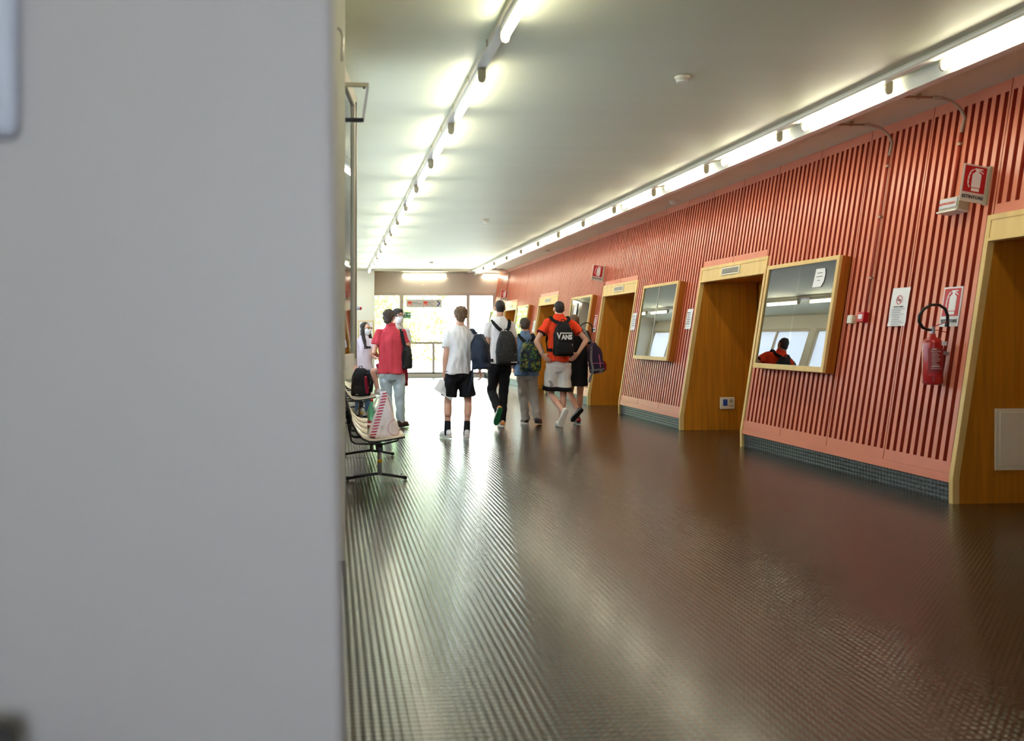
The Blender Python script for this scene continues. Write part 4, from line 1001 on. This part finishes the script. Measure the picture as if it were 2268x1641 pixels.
# 6 raspberry polo
person('young man in raspberry polo shirt and pale jeans, back to the camera', .892, 12.75, dict(face=.15, hface=.45,
    J=J(head=(-.045, 0, 1.635), neck=(-.02, 0, 1.52), shL=(-.195, 0, 1.405), shR=(.16, 0, 1.395), elL=(-.265, .0, 1.12), wrL=(-.2, .22, 1.06), elR=(.255, -.02, 1.15), wrR=(.18, .22, 1.14),
        hipL=(-.098, 0, .80), hipR=(.098, 0, .80), knL=(-.072, .03, .43), anL=(-.045, 0, .095), knR=(.115, -.02, .43), anR=(.13, -.04, .10)),
    handL=((.6, .6, 0), (0, 0, 1), 1, 25), handR=((-.8, .5, .2), (0, 0, 1), -1, 25), hair=('h_mid', 'mop'),
    top=dict(name='polo_shirt', m='c_red', hem=.80, hw=.212, w=.19, sleeve=.6, collar='c_red', nz=.012), bottom=dict(kind='long', name='jeans', m='c_jeans', ra=.1, rk=.072, rb=.06, nz=.016),
    shoeL=('shoebrown', 'black', (.1, 1, 0), UP, {}), shoeR=('shoebrown', 'black', (.6, .8, 0), UP, {})))
# 7 man with glasses, one foot up on the bench
person('man with dark glasses and white mask, mostly hidden behind the raspberry polo', 1.02, 13.55, dict(face=2.75, hface=2.6,
    J=J(head=(.022, 0, 1.672), neck=(.0, 0, 1.55), shL=(-.15, 0, 1.43), shR=(.165, 0, 1.43), elL=(-.2, -.02, 1.14), wrL=(-.1, -.17, 1.05), elR=(.2, -.02, 1.14), wrR=(.1, -.17, 1.05),
        hipL=(-.09, 0, .86), hipR=(.09, 0, .86), knL=(-.37, -.02, .80), anL=(-.30, -.03, .515), knR=(.08, .0, .48), anR=(.07, .0, .095)),
    handL=((1, -.4, 0), (0, 0, 1), 1, 25), handR=((-1, -.4, 0), (0, 0, 1), -1, 25), hair=('h_dark', 'mop'), mask=True, glasses='black',
    top=dict(name='tee_shirt', m='c_short', hem=.84, hw=.17, w=.155), bottom=dict(kind='shorts', name='shorts', m='c_maroon', k=.75, r=.1),
    shoeL=('c_white', 'rubberw', (.55, -.8, 0), UP, dict(s=.95)), shoeR=('c_white', 'rubberw', (.1, -1, 0), UP, {})))
# 8 woman in lilac
pg, _ = person('woman with long dark hair, glasses and white mask in a lilac T-shirt', .547, 14.85, dict(face=2.75, hface=2.35,
    J=J(head=(.035, 0, 1.487), neck=(.01, 0, 1.365), shL=(-.115, 0, 1.26), shR=(.12, 0, 1.26), elL=(-.165, -.02, 1.02), wrL=(-.14, -.12, .86), elR=(.165, -.02, 1.02), wrR=(.2, -.2, .98),
        hipL=(-.062, 0, .76), hipR=(.07, 0, .76), knL=(-.075, 0, .41), anL=(-.085, 0, .09), knR=(.07, 0, .41), anR=(.078, 0, .09)),
    handL=((0, -.5, -.8), (0, -.8, .5), 1, 20), handR=((.3, -.8, .1), (0, 0, -1), 1, 35), hair=('h_dark', 'long'), hs=.95, hands=.88, mask=True, glasses='alu', hairlen=.34,
    top=dict(name='tee_shirt', m='c_lilac', hem=.775, hw=.165, w=.15, nz=.01), bottom=dict(kind='long', name='jeans', m='c_blue', ra=.088, rk=.066, rb=.06),
    shoeL=('c_white', 'rubberw', (.2, -1, 0), UP, dict(s=.88)), shoeR=('c_white', 'rubberw', (.3, -1, 0), UP, dict(s=.88))))
text('Lee', .085, 'black', pg, (.06, -.137, 1.17), (pi / 2, 0, .3), bold=.004)

# papers in the hand
o = empty('paper_sheet', (1.663, 11.33, 0), label='printed white sheets held low in the hand of the man in black shorts', cat='paper')
P4 = [V((-.312, -.03, .657)), V((-.228, .0, .789)), V((-.012, -.03, .693)), V((-.084, -.06, .501))]
q = MB(); vs = []; K = 8
for a in range(K + 1):
    for b in range(K + 1):
        u, v = a / K, b / K; p = P4[0].lerp(P4[1], u).lerp(P4[3].lerp(P4[2], u), v); p.y -= .012 * sin(pi * v); vs.append(p)
q.add(vs, [(a * 9 + b, a * 9 + b + 1, (a + 1) * 9 + b + 1, (a + 1) * 9 + b) for a in range(K) for b in range(K)])
sheet = q.build('sheet', 'paper', o, smooth=True)
q = MB()
for k in range(11):
    u = .85 - k * .06; a, b = .3, (.82 if k % 3 else .6)
    e = [P4[0].lerp(P4[1], uu).lerp(P4[3].lerp(P4[2], uu), vv) + V((0, -.0155 - .0 * vv, 0)) for uu, vv in ((u, a), (u, b), (u - .012, b), (u - .012, a))]
    q.add(e, [(0, 1, 2, 3)])
tag(q.build('text_lines', 'ink', o), kind='stuff')

# ---------------------------------------------------------------- backpacks
def pattern_mat():
    m = bpy.data.materials.new('painted camouflage print'); m.use_nodes = True; nt = m.node_tree; b = nt.nodes['Principled BSDF']
    tc = nt.nodes.new('ShaderNodeTexCoord'); n = nt.nodes.new('ShaderNodeTexNoise'); n.inputs['Scale'].default_value = 16; n.inputs['Detail'].default_value = 3
    r = nt.nodes.new('ShaderNodeValToRGB'); r.color_ramp.interpolation = 'CONSTANT'
    cols = [(0, (16, 22, 40)), (.40, (24, 48, 92)), (.47, (30, 74, 52)), (.53, (64, 110, 50)), (.58, (200, 180, 60)), (.62, (22, 28, 44)), (.68, (90, 140, 160))]
    r.color_ramp.elements[0].color = (*lin(cols[0][1]), 1); r.color_ramp.elements[1].position = cols[1][0]; r.color_ramp.elements[1].color = (*lin(cols[1][1]), 1)
    for p, c in cols[2:]: e = r.color_ramp.elements.new(p); e.color = (*lin(c), 1)
    nt.links.new(tc.outputs['Object'], n.inputs['Vector']); nt.links.new(n.outputs[0], r.inputs[0]); nt.links.new(r.outputs[0], b.inputs['Base Color']); b.inputs['Roughness'].default_value = .6
    return m
M['print'] = pattern_mat()
def dot_mat():
    m = bpy.data.materials.new('black with white dots'); m.use_nodes = True; nt = m.node_tree; b = nt.nodes['Principled BSDF']
    tc = nt.nodes.new('ShaderNodeTexCoord'); n = nt.nodes.new('ShaderNodeTexVoronoi'); n.inputs['Scale'].default_value = 32; n.inputs['Randomness'].default_value = .35
    l = nt.nodes.new('ShaderNodeMath'); l.operation = 'LESS_THAN'; l.inputs[1].default_value = .10
    mx = nt.nodes.new('ShaderNodeMix'); mx.data_type = 'RGBA'; mx.inputs[6].default_value = (*lin((27, 27, 31)), 1); mx.inputs[7].default_value = (.45, .45, .45, 1)
    nt.links.new(tc.outputs['Object'], n.inputs['Vector']); nt.links.new(n.outputs['Distance'], l.inputs[0]); nt.links.new(l.outputs[0], mx.inputs[0]); nt.links.new(mx.outputs[2], b.inputs['Base Color']); b.inputs['Roughness'].default_value = .75
    return m
M['dots'] = dot_mat()
def backpack(lab, X, Y, z0, z1, w, d, m, straps, pocket=True, pm=None, rz=0, sm='c_black', tilt=0, zipm='capgrey', hw=None, nz=.008):
    o = empty('backpack', (X, Y, z0), rz, lab, 'backpack'); h = z1 - z0; hw = hw or w * .3
    if tilt: o.rotation_euler = (0, tilt, rz)
    q = MB(); q.loft([(0, 0, 0, w * .42, d * .42), (0, 0, .02, w * .49, d * .5), (0, 0, h * .3, w * .5, d * .5), (0, .0, h * .62, w * .47, d * .46), (0, .01, h * .82, w * .38, d * .38), (0, .02, h * .94, hw, d * .28), (0, .03, h, hw * .7, d * .18)], power=2.8)
    body = blob('body', q, m, o, vox=.009, sm=3, nz=nz, nscale=(10, 10, 8), seed=X)
    if pocket:
        q = MB(); q.loft([(0, -d * .45, .02, w * .38, d * .18), (0, -d * .5, .05, w * .43, d * .22), (0, -d * .5, h * .3, w * .43, d * .2), (0, -d * .46, h * .36, w * .4, d * .1)], power=3.2)
        pk = blob('front_pocket', q, pm or m, o, vox=.009, sm=3, nz=.004, nscale=(14, 14, 14))
        MB().strip([(-w * .36, -d * .61, h * .36), (0, -d * .67, h * .365), (w * .36, -d * .61, h * .36)], .008, (0, -1, 0), .005).build('zip', 'black', pk)
        MB().box(w * .33, w * .35, -d * .66, -d * .64, h * .29, h * .35).build('zip_pull', zipm, pk)
    MB().tube([(-.025, .02, h * .97), (-.022, .02, h + .03), (.022, .02, h + .03), (.025, .02, h * .97)], .007, 8).build('grab_handle', sm, o, smooth=True)
    MB().strip([(-w * .38, -d * .1, h * .35), (-w * .44, -d * .3, h * .55), (-w * .34, -d * .38, h * .78), (0, -d * .3, h * .96), (w * .34, -d * .38, h * .78), (w * .44, -d * .3, h * .55), (w * .38, -d * .1, h * .35)], .006, [(-1, -1, 0), (-1, -.6, 0), (-.5, -1, .4), (0, -.6, .8), (.5, -1, .4), (1, -.6, 0), (1, -1, 0)], .005).build('seam', 'black', o)
    inv = o.matrix_basis.inverted() if False else None
    R = Matrix.Translation((X, Y, z0)) @ o.rotation_euler.to_matrix().to_4x4(); Ri = R.inverted()
    for pts, wd, nn in straps:
        n_ = [Ri.to_3x3() @ V(x) for x in nn] if isinstance(nn, list) else Ri.to_3x3() @ V(nn)
        MB().strip([Ri @ V(p) for p in pts], wd, n_, .012).build('strap', sm, o)
    return o
def shoulder(px, py, xs, zs, x1, z1, zb, y=0, back=-.12, low=None):
    """strap: from the bag's top at (x1,z1), over the shoulder at xs, down the chest to zb and back to the bag's foot"""
    a = [(x1, y + back - .03, z1), ((x1 + xs) / 2, y + back - .012, (z1 + zs) / 2 - .01), (xs, y - .07, zs + .01), (xs, y - .0, zs + .055), (xs, y + .08, zs + .0), (xs, y + .14, zs - .16), (xs + (.04 if xs > x1 else -.04), y + .12, zb + .12), (xs + (.05 if xs > x1 else -.05), y + .0, zb), (x1 + (xs - x1) * 1.2, y + back, zb)]
    n = [(0, -1, .2), (0, -1, .4), (0, -.7, .7), (0, 0, 1), (0, .7, .7), (0, 1, 0), ((1 if xs > x1 else -1), .5, 0), ((1 if xs > x1 else -1), 0, 0), (0, -1, 0)]
    return a, n
def two(X, Y, xl, xr, zs, zt, zb, wd=.05, inner=.045, xc=0):
    out = []
    for xs, xi in ((xl, xc - inner), (xr, xc + inner)):
        a, n = shoulder(X, Y, X + xs, zs, X + xi, zt, zb, Y); out.append((a, wd, n))
    return out
backpack('black backpack with tiny white dots on the man in black trousers', 2.497 + .047, 12.6 - .235, .935, 1.43, .32, .19, 'dots', two(2.497, 12.6, -.115, .125, 1.545, 1.44, 1.0, xc=.03))
text('EASTPAK', .022, 'paper', C.objects['backpack'], (.08, -.133, .045), bold=.001)
b3 = backpack('backpack with blue, green and yellow print on the boy in chambray', 2.972 + .006, 12.95 - .235, .83, 1.275, .33, .19, 'print', two(2.972, 12.95, -.11, .095, 1.335, 1.27, .95, xc=-.01))
MB().box(.05, .11, -.140, -.136, .06, .085).build('label_patch', 'black', b3)
bv = backpack('black backpack with white lettering on the man in orange', 3.358 + .02, 12.55 - .22, 1.068, 1.572, .30, .17, 'c_bag', two(3.358, 12.55, -.11, .145, 1.595, 1.56, 1.15, xc=.015), hw=.085)
text('V', .125, 'paper', bv, (-.088, -.093, .29), (pi / 2, 0, 0), bold=.005, depth=.001, sx=.8)
text('ANS', .095, 'paper', bv, (.028, -.093, .272), (pi / 2, 0, 0), bold=.005, depth=.001, sx=.85)
MB().box(-.068, .108, -.0945, -.0925, .326, .341).build('lettering_bar', 'paper', bv)
X, Y = 1.663, 11.35
a1 = [(X + .225, Y - .13, 1.39), (X + .205, Y - .06, 1.44), (X + .2, Y, 1.455), (X + .205, Y + .09, 1.39), (X + .24, Y + .14, 1.2), (X + .3, Y + .1, 1.0), (X + .29, Y - .05, .94)]
nn = [(0, -1, .3), (0, -.6, .8), (0, 0, 1), (0, .7, .7), (0, 1, 0), (1, .5, 0), (1, 0, 0)]
bn = backpack('slumped navy backpack hanging off the shoulder of the man holding papers', X + .30, Y - .2, .925, 1.39, .25, .20, 'c_navy', [(a1, .05, nn)], pocket=False, rz=radians(-28), sm='c_navy', nz=.014, hw=.07, tilt=-.10)
a2 = [(X + .19, Y - .17, .98), (X + .17, Y - .18, .85), (X + .10, Y - .18, .64)]
q = MB(); q.strip([(p[0] - X - .30, p[1] - Y + .2, p[2] - .925) for p in a2], .024, (0, -1, 0), .004); so = q.build('loose_strap', 'c_navy', bn)
so.matrix_parent_inverse = Matrix.Rotation(-bn.rotation_euler.z, 4, 'Z')
X, Y = 3.769, 12.98
a1 = [(X + .16, Y - .13, 1.27), (X + .115, Y - .06, 1.42), (X + .1, Y, 1.445), (X + .11, Y + .09, 1.38), (X + .2, Y + .12, 1.15), (X + .2, Y - .02, .95)]
bw = backpack('grey and purple plaid backpack hanging off the shoulder of the woman in black', X + .255, Y - .2, .80, 1.26, .22, .2, 'c_purple', [(a1, .045, nn[:6]), ([(X + .15, Y - .26, 1.2), (X + .13, Y - .3, 1.0), (X + .16, Y - .31, .85), (X + .10, Y - .3, .66)], .032, (0, -1, 0))], pocket=False, rz=0, sm='c_grey', hw=.05, tilt=-.12)
q = MB(); q.loft([(0, 0, -.005, .095, .088), (0, 0, .05, .112, .103), (0, 0, .07, .11, .1)], power=2.8); blob('grey_base', q, 'c_grey', bw, vox=.009, sm=2)
q = MB(); q.loft([(.1, .02, .02, .05, .06), (.11, .02, .12, .05, .06), (.1, .02, .17, .03, .05)], power=3); blob('side_pocket', q, 'c_maroon', bw, vox=.009, sm=2)
q = MB(); q.strip([(-.1, -.09, .16), (0, -.104, .15), (.09, -.09, .14)], .008, (0, -1, 0)); q.strip([(.03, -.103, .08), (.035, -.1, .2), (.03, -.095, .28)], .01, (0, -1, 0)); q.build('plaid_line', 'c_pink', bw)
X, Y = .892, 12.75
a1 = [(X + .18, Y - .16, 1.2), (X + .145, Y - .13, 1.35), (X + .135, Y - .06, 1.43), (X + .135, Y, 1.46), (X + .15, Y + .1, 1.38), (X + .2, Y + .12, 1.1)]
backpack('black backpack hanging off the right shoulder of the man in raspberry polo', X + .215, Y - .06 + .0, .87, 1.22, .17, .2, 'dots', [(a1, .05, nn[:6]), ([(X + .19, Y - .17, 1.15), (X + .16, Y - .18, 1.05), (X + .155, Y - .18, .93)], .03, (0, -1, 0))], pocket=False, rz=0, hw=.05)
bb = backpack('black backpack standing on the second bench, red bottle in its pocket', .45, 13.32, .425, .86, .31, .2, 'c_bag', [([(.5, 13.3, .80), (.57, 13.24, .78), (.62, 13.2, .65), (.6, 13.2, .5)], .045, (.3, -1, 0))], pocket=True, rz=.12, sm='c_bag')
MB().cap((.075, -.125, .07), (.06, -.125, .27), .03, .028).build('side_bottle', 'c_maroon', bb, smooth=True)
MB().cone((.059, -.125, .275), (.056, -.125, .315), .022, .02).build('bottle_cap', 'extred', bb, smooth=True)
q = MB(); q.prism([(-.11, .045), (-.095, .03), (-.075, .03), (-.035, .055), (-.075, .04), (-.095, .042)], 'y', -.139, -.137); q.build('logo', 'capgrey', bb)
